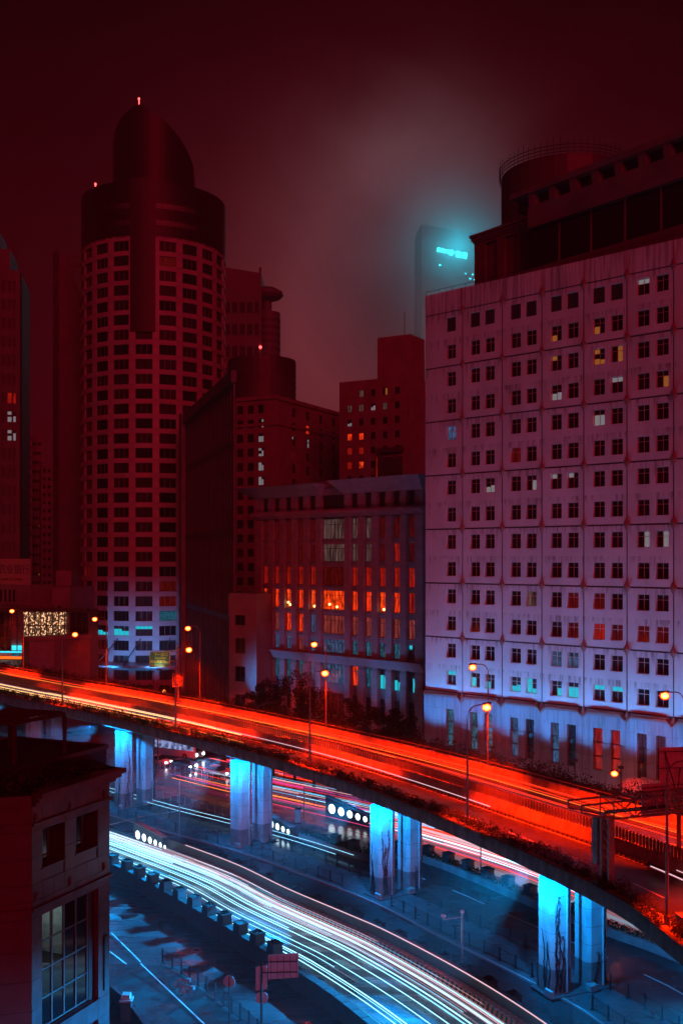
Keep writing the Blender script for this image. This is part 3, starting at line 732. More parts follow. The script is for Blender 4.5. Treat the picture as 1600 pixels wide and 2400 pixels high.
# ================================================================== BUILDINGS
def frame_of(a, b):
    """facade frame: origin at the left foot a, x along the facade to b, y into the building"""
    d = Vector(b) - Vector(a); return math.atan2(d.y, d.x), d.length
def holes_wall(mb, u0, u1, z0, z1, holes, y=0.0, depth=0.3, rim=0.12):
    us = sorted({u0, u1, *[h[0] for h in holes], *[h[1] for h in holes]}); zs = sorted({z0, z1, *[h[2] for h in holes], *[h[3] for h in holes]})
    for a, b in zip(us, us[1:]):
        for c, d in zip(zs, zs[1:]):
            um, zm = (a + b) / 2, (c + d) / 2
            if any(h[0] < um < h[1] and h[2] < zm < h[3] for h in holes): continue
            mb.quad((a, y, c), (b, y, c), (b, y, d), (a, y, d))
    for a, b, c, d in holes:
        e = y + depth
        mb.quad((a, y, c), (a, e, c), (b, e, c), (b, y, c)); mb.quad((a, y, d), (b, y, d), (b, e, d), (a, e, d))
        mb.quad((a, y, c), (a, y, d), (a, e, d), (a, e, c)); mb.quad((b, y, c), (b, e, c), (b, e, d), (b, y, d))
    e = y + rim
    mb.quad((u0, y, z0), (u0, y, z1), (u0, e, z1), (u0, e, z0)); mb.quad((u1, y, z0), (u1, e, z0), (u1, e, z1), (u1, y, z1))
    mb.quad((u0, y, z1), (u1, y, z1), (u1, e, z1), (u0, e, z1)); mb.quad((u0, y, z0), (u0, e, z0), (u1, e, z0), (u1, y, z0))
def win_frame(w, h, mull=1, trans=(0.7,), t=0.05, d=0.08, y=0.0, m='frame'):
    b = MB()
    b.box(0, t, y, y + d, 0, h); b.box(w - t, w, y, y + d, 0, h); b.box(t, w - t, y, y + d, 0, t); b.box(t, w - t, y, y + d, h - t, h)
    for k in range(mull):
        x = w * (k + 1) / (mull + 1); b.box(x - t / 2, x + t / 2, y + .005, y + d - .005, t, h - t)
    for f in trans: b.box(t, w - t, y + .01, y + d - .01, h * f - t / 2, h * f + t / 2)
    return b.mesh('window', M[m])
def pane_mesh(w, h, m, y=0.05):
    b = MB(); b.quad((0.02, y, 0.02), (w - .02, y, 0.02), (w - .02, y, h - .02), (0.02, y, h - .02)); return b.mesh('pane', m)
LITM = None
def split_pane(w, h, m, seed):
    """a pane of four lights, some of them lit behind the glass, the rest dark"""
    r = random.Random(seed); b = MB(); y = .05; zc = h * .68; xc = w / 2
    k = r.choice(((0, 1), (0, 1), (2, 3), (0,), (1,), (0, 1, 2), (3, 1), (2,)))
    for i, (x0, x1, z0, z1) in enumerate(((.02, xc, .02, zc), (xc, w - .02, .02, zc), (.02, xc, zc, h - .02), (xc, w - .02, zc, h - .02))):
        if i in k and i < 2 and r.random() < .5:
            zm = z0 + (z1 - z0) * r.uniform(.45, .8); b.mi = 1; b.quad((x0, y, z0), (x1, y, z0), (x1, y, zm), (x0, y, zm)); b.mi = 0; b.quad((x0, y, zm), (x1, y, zm), (x1, y, z1), (x0, y, z1))
        else:
            b.mi = 1 if i in k else 0; b.quad((x0, y, z0), (x1, y, z0), (x1, y, z1), (x0, y, z1))
    return b.mesh('pane', [M['glass2'], m])
SPLIT = ('warm_window', 'white_window', 'cyan_window')
_ws = [0]
_pc = {}
def window(par, fme, u, y, z, w, h, m, label=None, rz=0.0):
    key = (round(w, 3), round(h, 3), m.name)
    o = link('window', fme, par, (u, y, z), rz)
    if m.name in SPLIT:
        _ws[0] += 1; link('pane', split_pane(w, h, m, _ws[0]), o)
    else:
        if key not in _pc: _pc[key] = pane_mesh(w, h, m)
        link('pane', _pc[key], o)
    if label: o['label'] = label
    return o

# ---- B1: tall pale panelled block at the right
A = (10.3, 126.5, 0); B = (33.7, 104.1, 0)
rz, LB = frame_of(A, B)
b1 = thing('office_block', 'tall pale stained office block with a grid of panels and small windows beside the viaduct', 'building', A, rz)
seams = [0.0, 5.75, 11.46, 16.81, 22.10, 27.23, 32.40, 37.6, 42.8, 48.0]
ztop = 64.26; zj = [61.7 - 6.57 * k for k in range(8)]       # joints: first under the top band, last = cornice
zj[-1] = 15.7
mb = MB(); mb.box(0.1, 47.9, 0.42, 20, 0, 64.0); mb.build('wall', M['joint'], b1)
wins = []          # (u, ztop of window)
wf = win_frame(1.42, 1.72, 1, (0.68,), 0.06)
lv = MB()
for k in range(14): lv.box(0.03, 1.39, 0.02, 0.10, 0.05 + k * .12, 0.13 + k * .12)
lvme = lv.mesh('window', M['louver'])
panel_cache = {}
def colpos(k):
    u0, u1 = seams[k], seams[k + 1]
    return [u0 + 3.32] if k == 0 else [u0 + 1.12, u0 + 3.22]
lit = {}
def setlit(r, c, m): lit[(r, c)] = m
# rows count from the top (row 0 = louvres), columns from the left
for r, c, m in ((1, 5, 'warm'), (1, 7, 'warm'), (2, 5, 'warm'), (2, 7, 'warm'), (2, 8, 'warm'), (3, 10, 'warm'), (3, 8, 'whitew'), (0, 9, 'whitew'), (3, 5, 'whitew'), (4, 7, 'whitew'), (6, 4, 'whitew'), (6, 5, 'whitew'), (6, 6, 'whitew'),
                (6, 2, 'whitew'), (8, 9, 'whitew'), (8, 10, 'whitew'), (10, 4, 'curtain'), (4, 0, 'blue0'), (5, 3, 'red0'), (11, 8, 'red0'), (11, 7, 'red1'), (11, 6, 'red0'), (11, 9, 'red0'), (10, 7, 'red0'), (10, 6, 'red0'), (11, 10, 'red0'),
                (12, 5, 'blue0'), (12, 6, 'blue0')): setlit(r, c, E[m])
for c in range(0, 9): setlit(13, c, E['cyanw'])
hoods = MB()
for k in range(9):
    u0, u1 = seams[k], seams[k + 1]
    # top band panel
    b = MB(); holes_wall(b, 0.03, u1 - u0 - .03, 0.06, ztop - zj[0], [], 0, .3); o = b.build('wall_panel', M['panelw'], b1); o.location = (u0, 0, zj[0])
    for j in range(7):
        z0, z1 = zj[j + 1], zj[j]; hs = []
        for ci, u in enumerate(colpos(k)):
            for wz in (0.70, 3.98): hs.append((u - u0, u - u0 + 1.42, -(wz + 1.72), -wz))
        key = (round(u1 - u0, 3), j == 6)
        if key not in panel_cache:
            b = MB(); holes_wall(b, 0.07, u1 - u0 - .07, -(z1 - z0) + .09, -.09, hs, 0, .40)
            panel_cache[key] = b.mesh('wall_panel', M['panelw'])
        link('wall_panel', panel_cache[key], b1, (u0, 0, z1))
        for ci, u in enumerate(colpos(k)):
            col = ci if k == 0 else 1 + (k - 1) * 2 + ci
            for wi, wz in enumerate((0.70, 3.98)):
                row = j * 2 + wi; zz = z1 - wz - 1.72
                if row == 0 and col != 9 and col < 12 and col != 10:
                    link('window', lvme, b1, (u, 0.12, zz)); continue
                m = lit.get((row, col), M['glass'] if (row * 7 + col * 3) % 4 else M['glass2'])
                window(b1, wf, u, 0.26, zz, 1.42, 1.72, m)
    # base: tall slots between stone piers
    u_prev = 0.04
    hs = []
    for u in colpos(k):
        hs += [(u - u0 + .15, u - u0 + 1.22, 9.2, 13.7), (u - u0 + .15, u - u0 + 1.22, 4.6, 7.6)]
    zz = 0.0; n_ = 0
    while zz < 15.0:
        z1 = min(15.1, zz + 1.52)
        if z1 - zz > .3:
            cut = []
            for h in hs:
                a_, b_ = max(h[2], zz), min(h[3], z1 - .03)
                if b_ - a_ > .02: cut.append((h[0], h[1], a_ if a_ > zz else zz, b_ if b_ < z1 - .03 else z1 - .03))
            b = MB(); holes_wall(b, 0.02, u1 - u0 - .02, zz, z1 - .03, cut, 0, .4); o = b.build('base_panel', M['basestone'], b1); o.location = (u0, -0.22, 0)
        zz = z1
    for ci, u in enumerate(colpos(k)):
        col = ci if k == 0 else 1 + (k - 1) * 2 + ci
        m = {0: E['teal'], 1: E['teal'], 2: E['teal'], 7: E['red2'], 8: E['red2'], 3: E['blue0'], 5: E['blue0']}.get(col, M['glass2'])
        if col in (7, 8): m = E['red1']
        key = 'tall'
        if key not in panel_cache: panel_cache[key] = win_frame(1.07, 4.5, 0, (0.33, 0.66), .05, m='framedark'); panel_cache['low'] = win_frame(1.07, 3.0, 0, (0.5,), .05, m='framedark')
        window(b1, panel_cache['tall'], u + .15, 0.10, 9.2, 1.07, 4.5, m); window(b1, panel_cache['low'], u + .15, 0.10, 4.6, 1.07, 3.0, M['glass2'] if col not in (9,) else E['whitew'])
# cornice with dips at the seams, diamond bosses
for k in range(9):
    u0, u1 = seams[k], seams[k + 1]
    b = MB(); a0 = u0 + (0.55 if k else 0.0); a1 = u1 - 0.55
    for (z0, z1, y0) in ((15.12, 15.38, -.42), (15.384, 15.62, -.30)): b.box(a0, a1, y0, 0.25, z0, z1)
    for sx, e0, e1 in ((1, a1, u1), (-1, a0, u0)):
        if k == 0 and sx < 0: continue
        b.hexa([(e0, -.42, 15.12), (e1, -.42, 14.55), (e1, .0, 14.55), (e0, .0, 15.12), (e0, -.42, 15.36), (e1, -.42, 14.80), (e1, .0, 14.80), (e0, .0, 15.36)] if sx > 0 else
               [(e1, -.42, 14.55), (e0, -.42, 15.12), (e0, .0, 15.12), (e1, .0, 14.55), (e1, -.42, 14.80), (e0, -.42, 15.36), (e0, .0, 15.36), (e1, .0, 14.80)])
    b.build('cornice', M['boss'], b1)
bs = MB(); bs.hexa([(-.42, 0, 0), (0, -.02, -.72), (.42, 0, 0), (0, -.02, .72), (-.2, -.16, 0), (0, -.18, -.3), (.2, -.16, 0), (0, -.18, .3)]); bme = bs.mesh('diamond_boss', M['boss'])
for k in range(1, 9):
    for z in zj: link('diamond_boss', bme, b1, (seams[k], -.05, z + (0 if z > 16 else -.55)))
b = MB()
for k in range(1, 9): b.box(seams[k] - .066, seams[k] + .066, .03, .2, 15.7, 64.2)
for z in zj: b.box(0.05, 47.9, .034, .2, z - .085, z + .085)
stuff(b.build('joint_strip', M['joint'], b1))
b = MB(); b.tube([(0, .2, 64.75), (47, .2, 64.75)], .03, 4)
for k in range(0, 48, 2): b.tube([(k + .05, .2, 64.2), (k + .05, .2, 64.75)], .025, 4)
b.build('roof_rail', M['iron'], b1)
# penthouse floors, at a slightly different angle
Q = P(1111, 555, 131); rq = math.atan2(-.791, .611)
pent = link('penthouse', None, b1); M1 = Matrix.Translation(Vector(A)) @ Matrix.Rotation(rz, 4, 'Z')
def in_b1(p): return M1.inverted() @ Vector(p)
pent_loc = in_b1((Q.x, Q.y, 0)); bpy.data.objects.remove(pent)
def roofpart(name, mb_, m, org, ang):
    o = mb_.build(name, m, b1); l = in_b1((org.x, org.y, 0)); o.location = (l.x, l.y, 0); o.rotation_euler = (0, 0, ang - rz); return o
zq = Q.z
mb = MB()
arches = [(1.9, 3.9), (5.2, 7.2)]
holes_wall(mb, 0, 9.5, 64, zq, [(a, b, 65.2, zq - 1.3) for a, b in arches], 0, .5); mb.box(0, 9.5, .6, 12, 64, zq - .02)
for z0, z1, d in ((zq - .9, zq - .6, .15), (zq - .596, zq - .2, .3), (zq - .196, zq + .1, .5)): mb.box(-d, 9.6, -d, -.002, z0, z1); mb.box(-d, -.002, 0, 12, z0, z1)
pq = roofpart('penthouse', mb, M['rooftop'], Q, rq)
for a, b_ in arches:
    b = MB(); pts = []
    w = (b_ - a) / 2; cx = (a + b_) / 2; zt = zq - 1.3 - w
    n = len(b.v); b.box(a, b_, .3, .45, 65.2, zt)
    for q in range(10):
        t0, t1 = math.pi * q / 10, math.pi * (q + 1) / 10
        b.quad((cx + w * math.cos(t0), .3, zt), (cx + w * math.cos(t0), .3, zt + w * math.sin(t0)), (cx + w * math.cos(t1), .3, zt + w * math.sin(t1)), (cx + w * math.cos(t1), .3, zt))
    b.build('arched_window', M['rooftop'], pq)
# drum under scaffold
dc = P(1322, 700, 141); r = 8.6
mb = MB(); ring = [(r * math.cos(t * math.pi / 16), r * math.sin(t * math.pi / 16)) for t in range(32)]
mb.prism(ring, 64, 84.3)
n = len(mb.v)
for t in range(32):
    a, b_ = ring[t], ring[(t + 1) % 32]; mb.tri((a[0], a[1], 84.3), (b_[0], b_[1], 84.3), (0, 0, 86.2))
dr = roofpart('roof_drum', mb, M['darkclad'], dc, rz)
b = MB()
for zz in (84.5, 84.95, 85.4): b.tube([(p[0] * 1.03, p[1] * 1.03, zz) for p in ring + ring[:1]], .05, 4)
for t in range(0, 32):
    for f in (0, .5):
        a, c = ring[t], ring[(t + 1) % 32]; x = (a[0] + (c[0] - a[0]) * f) * 1.03; y = (a[1] + (c[1] - a[1]) * f) * 1.03
        b.tube([(x, y, 84.0), (x, y, 85.9 + (t % 3) * .25)], .03, 4)
b.build('scaffold_ring', M['iron'], dr)
b = MB(); rng = random.Random(5)
for q in range(120):
    x, z = rng.uniform(-9.6, -7.2), rng.uniform(64.5, 76.5); y = rng.uniform(-5, 1.5); w = rng.uniform(.3, .8)
    b.box(x - w / 2, x + w / 2, y - w / 2, y + w / 2, z - w * .8, z + w * .8)
stuff(b.build('torn_netting', M['darkclad'], dr))
# long upper storey with a parapet of openings above dark glazing
Uo = P(1235, 485, 122); ud = Vector((.611, -.791, 0))
mb = MB(); mb.box(0, 44, 0, 14, 71.1, 73.7); mb.box(-2.6, 44, -.25, 14.2, 75.2, 75.9)
fas = roofpart('roof_storey', mb, M['rooftop'], Uo, rq)
b = MB()
for k in range(13):
    u = 0.3 + k * 3.1; b.hexa([(u, 0, 73.7), (u + .9, 0, 73.7), (u + .9, 13, 73.7), (u, 13, 73.7), (u - .25, 0, 75.2), (u + .7, 0, 75.2), (u + .7, 13, 75.2), (u - .25, 13, 75.2)])
b.build('parapet_post', M['rooftop'], fas)
b = MB(); b.box(-2.3, 43.8, .9, 13.5, 73.71, 75.19); b.build('recess_wall', M['black'], fas)
for k in range(9):
    b = MB(); b.box(-.2 + k * 4.6, 4.2 + k * 4.6, .7, .8, 66.2, 71.05); b.build('dark_glazing', M['glass'], fas)
    b = MB(); b.box(4.22 + k * 4.6, 4.38 + k * 4.6, .55, .85, 66.2, 71.08); b.build('mullion', M['rooftop'], fas)
b = MB(); b.box(-1.5, 43, .85, 13, 64, 71.07); b.build('storey_core', M['black'], fas)
b = MB(); b.box(-1.8, 44, -.4, .5, 64.0, 66.1); b.build('sill_band', M['rooftop'], fas)

# ---- B2: classical stone block in the middle
A2 = Vector((-13.8, 164, 0)); B2 = Vector((10.2, 140, 0)); r2, L2 = frame_of(A2, B2)
b2 = thing('stone_building', 'purple grey classical office building with tall pilasters and glowing red windows', 'building', A2, r2)
cw = 2.82; mid = 5; offs = []; u = 0.9
for k in range(11):
    w = 6.1 if k == mid else 2.72
    offs.append((u, w)); u += w
L2 = u + .9
sc_w = [(a + .62, w - 1.24) for a, w in offs]
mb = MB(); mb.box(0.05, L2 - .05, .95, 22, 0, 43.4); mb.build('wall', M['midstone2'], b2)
FL = [(39.3, 41.6, 'attic'), (34.7, 37.7, 0), (31.35, 34.05, 1), (27.8, 30.6, 2), (24.2, 27.2, 3), (20.6, 23.4, 4), (17.8, 19.9, 5)]
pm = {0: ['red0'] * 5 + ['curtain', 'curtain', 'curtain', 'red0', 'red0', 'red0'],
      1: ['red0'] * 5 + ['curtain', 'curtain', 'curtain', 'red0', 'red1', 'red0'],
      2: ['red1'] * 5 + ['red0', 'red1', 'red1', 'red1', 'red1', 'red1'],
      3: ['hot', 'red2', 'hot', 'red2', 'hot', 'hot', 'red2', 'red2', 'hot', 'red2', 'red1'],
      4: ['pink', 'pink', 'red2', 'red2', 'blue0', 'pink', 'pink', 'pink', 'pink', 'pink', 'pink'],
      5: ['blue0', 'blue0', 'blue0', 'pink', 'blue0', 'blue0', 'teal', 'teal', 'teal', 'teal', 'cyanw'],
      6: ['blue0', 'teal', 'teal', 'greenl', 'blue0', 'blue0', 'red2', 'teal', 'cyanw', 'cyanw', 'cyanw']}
wfc = {}
def wfm(w, h, mull, m='framedark'):
    k = (round(w, 2), round(h, 2), mull)
    if k not in wfc: wfc[k] = win_frame(w, h, mull, (0.72,), .07, m=m)
    return wfc[k]
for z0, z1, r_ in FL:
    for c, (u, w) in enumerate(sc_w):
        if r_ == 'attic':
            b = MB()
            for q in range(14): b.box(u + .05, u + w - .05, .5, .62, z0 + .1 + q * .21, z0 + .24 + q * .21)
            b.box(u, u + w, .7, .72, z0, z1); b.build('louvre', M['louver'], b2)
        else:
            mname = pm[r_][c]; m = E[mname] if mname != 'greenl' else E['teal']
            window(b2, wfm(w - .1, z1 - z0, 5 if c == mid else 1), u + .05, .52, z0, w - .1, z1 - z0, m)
# lower two storeys under the base cornice
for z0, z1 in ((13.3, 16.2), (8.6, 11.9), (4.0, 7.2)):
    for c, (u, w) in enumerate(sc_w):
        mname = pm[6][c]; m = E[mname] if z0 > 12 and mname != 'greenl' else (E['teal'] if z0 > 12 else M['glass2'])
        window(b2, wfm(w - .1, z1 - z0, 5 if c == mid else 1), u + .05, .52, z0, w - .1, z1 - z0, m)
for c in (0, 2, 4, 5, 8):
    u, w = sc_w[c]
    for q in ((.62, .45), (.3, .8)) if c in (2, 5) else ((.6, .4),):
        b = MB(); b.ball((u + w * q[0], .44, 24.2 + q[1]), .17, 8, 5); b.build('window_lamp', E['lampspot'], b2)
# pilasters of stone blocks
edges = [0.0] + [a for a, w in offs[1:]] + [L2]
for k in range(12):
    if k == 0: x0, x1 = 0.0, sc_w[0][0]
    elif k == 11: x0, x1 = sc_w[10][0] + sc_w[10][1], L2
    else: x0, x1 = sc_w[k - 1][0] + sc_w[k - 1][1], sc_w[k][0]
    b = MB(); z = 0.0; q = 0
    while z < 41.2:
        hgt = .88
        if not (16.2 < z + hgt / 2 < 18.0 or 37.9 < z + hgt / 2 < 39.3):
            d = 0.0 if q % 2 else .035
            b.box(x0 + .02 + d, x1 - .02 - d, 0 + d, .94, z + .02, z + hgt - .02)
        z += hgt; q += 1
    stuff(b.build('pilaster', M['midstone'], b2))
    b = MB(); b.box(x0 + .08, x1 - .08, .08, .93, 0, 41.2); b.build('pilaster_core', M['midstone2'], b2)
# spandrels with small balconies
for (z0, z1, r_) in FL[1:]:
    for c, (u, w) in enumerate(sc_w):
        b = MB(); b.box(u + .01, u + w - .01, .35, .9, z0 - .78, z0 - .06); b.box(u - .1, u + w + .1, .16, .34, z0 - .16, z0 - .03); b.build('spandrel', M['midstone'], b2)
        o = MB()
        for q in range(int(w / .3)): o.box(u + .08 + q * .3, u + .2 + q * .3, .2, .33, z0 - .34, z0 - .17)
        stuff(o.build('bracket_row', M['midstone2'], b2))
b = MB()
for z0, z1, d in ((16.3, 16.7, -.15), (16.704, 17.1, -.4), (17.104, 17.4, -.8), (17.404, 17.6, -1.0)): b.box(-.8 if d < -.5 else -.3, L2 + .3, d, .92, z0, z1)
b.build('base_cornice', M['midstone'], b2)
b = MB()
for z0, z1, d in ((38.0, 38.4, -.2), (38.404, 38.85, -.6), (38.854, 39.1, -.35)): b.box(-.5, L2 + .3, d, .92, z0, z1)
b.build('upper_cornice', M['midstone'], b2)
b = MB()      # flared eaves, higher over the right half
def eave(x0, x1, z0, z1, over):
    b.hexa([(x0, -.1, z0), (x1, -.1, z0), (x1, 8, z0), (x0, 8, z0), (x0 - over, -over, z1), (x1 + over * .4, -over, z1), (x1 + over * .4, 8, z1), (x0 - over, 8, z1)])
eave(0, 15.2, 41.3, 42.9, 2.4); eave(20.0, L2, 41.3, 43.2, 1.9); b.box(15.25, 19.95, .1, 8, 41.25, 42.2)
b.build('eaves', M['midstone'], b2)

# ---- cylindrical tower
TC = Vector((-42.9, 235, 0)); RT = 16.2
tw = thing('round_tower', 'tall round office tower with ribbon windows and a leaf shaped louvred crown', 'skyscraper', TC, R_(10.3))
FH = 3.17; NR = 31; zr0 = 2.5
mb = MB(); ring = [((RT - .45) * math.cos(t * math.pi / 36), (RT - .45) * math.sin(t * math.pi / 36)) for t in range(72)]
mb.prism(ring, 0, 101); mb.build('core_wall', M['joint'], tw)
ww = 2 * RT * math.sin(R_(6.45)); wh = 2.12
wfT = win_frame(ww, wh, 2, (), .06, m='frame'); wfT2 = win_frame(ww, wh, 3, (), .05, m='framedark')
pp = MB(); a_ = R_(5.1) / 2; pp.box(-RT * math.sin(a_), RT * math.sin(a_), -RT, -RT + .4, .02, FH - .02); ppm = pp.mesh('cladding_panel', M['tower'])
rngT = random.Random(21)
litT = {(30, 4): 'greenl'}
spn = MB(); side = MB()
cols = [(-79.7 + 18 * k) for k in range(10)]
npan = 0
for r_ in range(NR):
    z = zr0 + r_ * FH
    for k, ph in enumerate(cols):
        phr = R_(ph)
        hidden = (k == 4 and r_ >= 24)
        if not hidden:
            m = M['glass2'] if rngT.random() < .5 else M['glass']
            if r_ in (4,) and k in (2, 3, 4): m = E['cyanw']
            if k == 5 and r_ in (5, 6, 7): m = [E['teal'], E['red0'], E['red0']][r_ - 5]
            if k == 5 and r_ in (29,): m = E['red0']
            if k == 1 and r_ in (6, 8): m = E['red0']
            rad = RT - .36; x0 = -ww / 2
            loc = Vector((x0 * math.cos(phr) + rad * math.sin(phr), x0 * math.sin(phr) - rad * math.cos(phr), z))
            window(tw, wfT if (k + r_) % 2 else wfT2, loc.x, loc.y, loc.z, ww, wh, m, None, phr)
            Mx = Matrix.Rotation(phr, 4, 'Z')
            for q in range(4):
                w4 = ww / 4; spn.box(-ww / 2 + q * w4 + .012, -ww / 2 + (q + 1) * w4 - .012, -RT + .02, -RT + .4, z + wh + .03, z + FH - .03, Mx)
        if npan < 299 and not (k == 4 and r_ >= 24):
            link('cladding_panel', ppm, tw, (0, 0, z), phr + R_(9)); npan += 1
        else: side.box(-RT * math.sin(a_), RT * math.sin(a_), -RT, -RT + .4, z + .02, z + FH - .02, Matrix.Rotation(phr + R_(9), 4, 'Z'))
    for ph in range(10, 20):                    # back of the tower
        Mx = Matrix.Rotation(R_(-79.7 + 18 * ph), 4, 'Z'); side.box(-2.5, 2.5, -RT, -RT + .4, z + wh, z + FH - .03, Mx)
stuff(spn.build('spandrel_panel', M['tower'], tw)); stuff(side.build('back_panel', M['tower'], tw))
# louvred crown
zc0, zc1 = 100.6, 112.5
mb = MB(); mb.prism([((RT - .3) * math.cos(t * math.pi / 36), (RT - .3) * math.sin(t * math.pi / 36)) for t in range(72)], zc0, zc1); mb.build('crown_wall', M['crown'], tw)
b = MB()
for t in range(240):
    a = 2 * math.pi * t / 240; Mx = Matrix.Rotation(a, 4, 'Z'); b.box(-.09, .09, -RT - .05, -RT + .29, zc0 - .2, zc1 + .1, Mx)
stuff(b.build('louvre_fin', M['crown'], tw))
b = MB()
for zz in (103.2, 106.8): b.prism([((RT - .22) * math.cos(t * math.pi / 36), (RT - .22) * math.sin(t * math.pi / 36)) for t in range(72)], zz, zz + 1.1)
b.build('crown_band', M['tower'], tw)
b = MB()          # vertical louvred strip that runs down the front
for ph in range(-18, 1):
    Mx = Matrix.Rotation(R_(ph + .5), 4, 'Z'); b.box(-.14, .14, -RT - .22, -RT + .3, 80.2, zc1 + .6, Mx)
for ph in range(-18, 0, 3):
    Mx = Matrix.Rotation(R_(ph + 1.5), 4, 'Z'); b.box(-.46, .46, -RT - .02, -RT + .3, 80.4, zc1 + .3, Mx)
stuff(b.build('louvre_strip', M['crown'], tw))
# leaf shaped spire: a half cylinder whose top edge rises to an off-centre ridge
rs = 9.15
SPT = [(-1.0, 348), (-.93, 310), (-.79, 284), (-.58, 264), (-.36, 246), (-.03, 266), (.30, 289), (.57, 317), (.79, 348), (.95, 384), (1.0, 424)]
def spire_top(x):
    xn = max(-1, min(1, x / rs))
    for (a_, y0), (b_, y1) in zip(SPT, SPT[1:]):
        if xn <= b_: py = y0 + (y1 - y0) * (xn - a_) / (b_ - a_); break
    return CAMH + (HY - py) / F * (235 - rs * math.sqrt(max(0, 1 - xn * xn)) * .9)
b = MB(); n = 48; base = []; top = []
for t in range(n):
    a = 2 * math.pi * t / n; x, y = rs * math.sin(a), -rs * math.cos(a); base.append((x, y, 111.5)); top.append((x, y, spire_top(x)))
k0 = len(b.v); b.v += base + top
for t in range(n): j = (t + 1) % n; b.f.append((k0 + t, k0 + j, k0 + n + j, k0 + n + t)); b.m.append(0)
for t in range(n // 2): j = (t + 1); b.f.append((k0 + n + t, k0 + n + j, k0 + n + (n - j) % n, k0 + n + (n - t) % n)) if t not in (0, n // 2 - 1) else b.f.append((k0 + n + t, k0 + n + j, k0 + n + (n - j) % n) if t == 0 else (k0 + n + t, k0 + n + j, k0 + n + (n - t) % n)); b.m.append(0)
sp = b.build('spire', M['crown'], tw)
b = MB()
for t in range(110):
    a = 2 * math.pi * t / 110; x, y = math.sin(a), -math.cos(a)
    if y > .3: continue
    b.box(-.05, .05, -rs - .14, -rs + .05, 111.5, spire_top(rs * math.sin(a)) + .1, Matrix.Rotation(a, 4, 'Z'))
stuff(b.build('louvre_fin', M['crown'], sp))
for x, y, z in ((-.36 * rs, -rs * .93, 133.2), (-12.6, -9.5, 113.4), (9.6, -8.0, 113.6)):
    b = MB(); b.tube([(x, y, z - 1.2), (x, y, z - .3)], .1, 5); b.ball((x, y, z), .24, 8, 5); o = b.build('beacon', E['beacon'], tw)
# canopy ring on tension rods
b = MB(); rr = [[Vector(((q) * math.sin(R_(a)), -(q) * math.cos(R_(a)), zz)) for q, zz in ((RT + .3, 9.2), (RT + 4.6, 8.8), (RT + 4.6, 9.2), (RT + .3, 9.6))] for a in range(-70, 61, 5)]
b.sweep(rr); cn = b.build('canopy', M['steel'], tw)
for a in (-62, -46, -28, -10, 12, 34):
    b = MB(); b.tube([(RT * math.sin(R_(a)), -RT * math.cos(R_(a)), 14.6), ((RT + 4.4) * math.sin(R_(a - 8)), -(RT + 4.4) * math.cos(R_(a - 8)), 9.2)], .13, 5); b.build('tension_rod', M['framedark'], tw)

# ---- generic gridded building
def block(name, label, cat, a, b_, depth, h, wallm, rows, cols_, w, wz, lits=None, base=0.0, gm='glass', fm='framedark', top=None, mull=1, ustart=1.5, uend=1.5, prot=0.25):
    a, b_ = Vector(a), Vector(b_); rz_, L_ = frame_of(a, b_); t = thing(name, label, cat, (a.x, a.y, 0), rz_)
    step = (L_ - ustart - uend) / cols_; hs = []
    for r_ in range(rows):
        for c in range(cols_):
            u = ustart + c * step + (step - w) / 2; z = base + r_ * (h - base - (top or 1.5)) / rows + .9; hs.append((u, u + w, z, z + wz, r_, c))
    mb_ = MB(); holes_wall(mb_, 0, L_, 0, h, [q[:4] for q in hs], 0, .32, .3); mb_.box(0.02, L_ - .02, .33, depth, 0, h - .02)
    mb_.quad((0, .3, h), (L_, .3, h), (L_, depth, h), (0, depth, h)); mb_.build('wall', M[wallm], t)
    f = win_frame(w, wz, mull, (), .07, m=fm)
    for u0, u1, z0, z1, r_, c in hs:
        m = (lits or {}).get((rows - 1 - r_, c)); m = E[m] if m else M[gm if (r_ * 5 + c * 7) % 3 or gm == 'louver' else 'glass2']
        window(t, f, u0, .14, z0, w, wz, m)
    return t, L_, rz_
# B5 finned slab with the sloping outline
n5, f5 = Vector((-17, 160, 0)), Vector((-32, 209, 0))
t5, L5, r5 = None, None, None
r5, L5 = frame_of(f5, n5)
t5 = thing('finned_building', 'dark slab covered in narrow upright fins beside the round tower', 'building', f5, r5)
i5 = (Matrix.Translation(f5) @ Matrix.Rotation(r5, 4, 'Z')).inverted(); bk = i5 @ Vector((-21.8, 206, 0)); bk2 = i5 @ Vector((-31.5, 222, 0))
b = MB(); b.prism([(0, .5), (L5, .5), (bk.x, bk.y), (bk2.x, bk2.y)], 0, 60); b.build('wall', M['darkclad'], t5)
for k in range(20):
    u = .6 + k * (L5 - 1.2) / 19; b = MB(); b.box(u - .30, u + .30, .20, .52, 0, 59.4); b.build('fin', M['darkclad'], t5)
wf5 = win_frame(1.5, 5.2, 0, (.5,), .08, m='framedark')
for k in range(19):
    for q in range(8): window(t5, wf5, .6 + (k + .5) * (L5 - 1.2) / 19 - .75, .38, 4 + q * 6.9, 1.5, 5.2, M['glass'] if (k + q) % 3 else M['glass2'])
b = MB(); b.box(-.2, L5 + .2, -.3, .6, 59.4, 61.2); b.build('coping', M['darkclad'], t5)
for q in (22.3, 36.1, 50): b = MB(); b.box(.1, L5 - .1, .2, .48, q - .5, q + .5); b.build('floor_band', M['darkclad'], t5)
b = MB(); b.box(-3.6, -.05, -.6, 10, 0, 61.5); b.build('end_wall', M['greyblock'], t5)
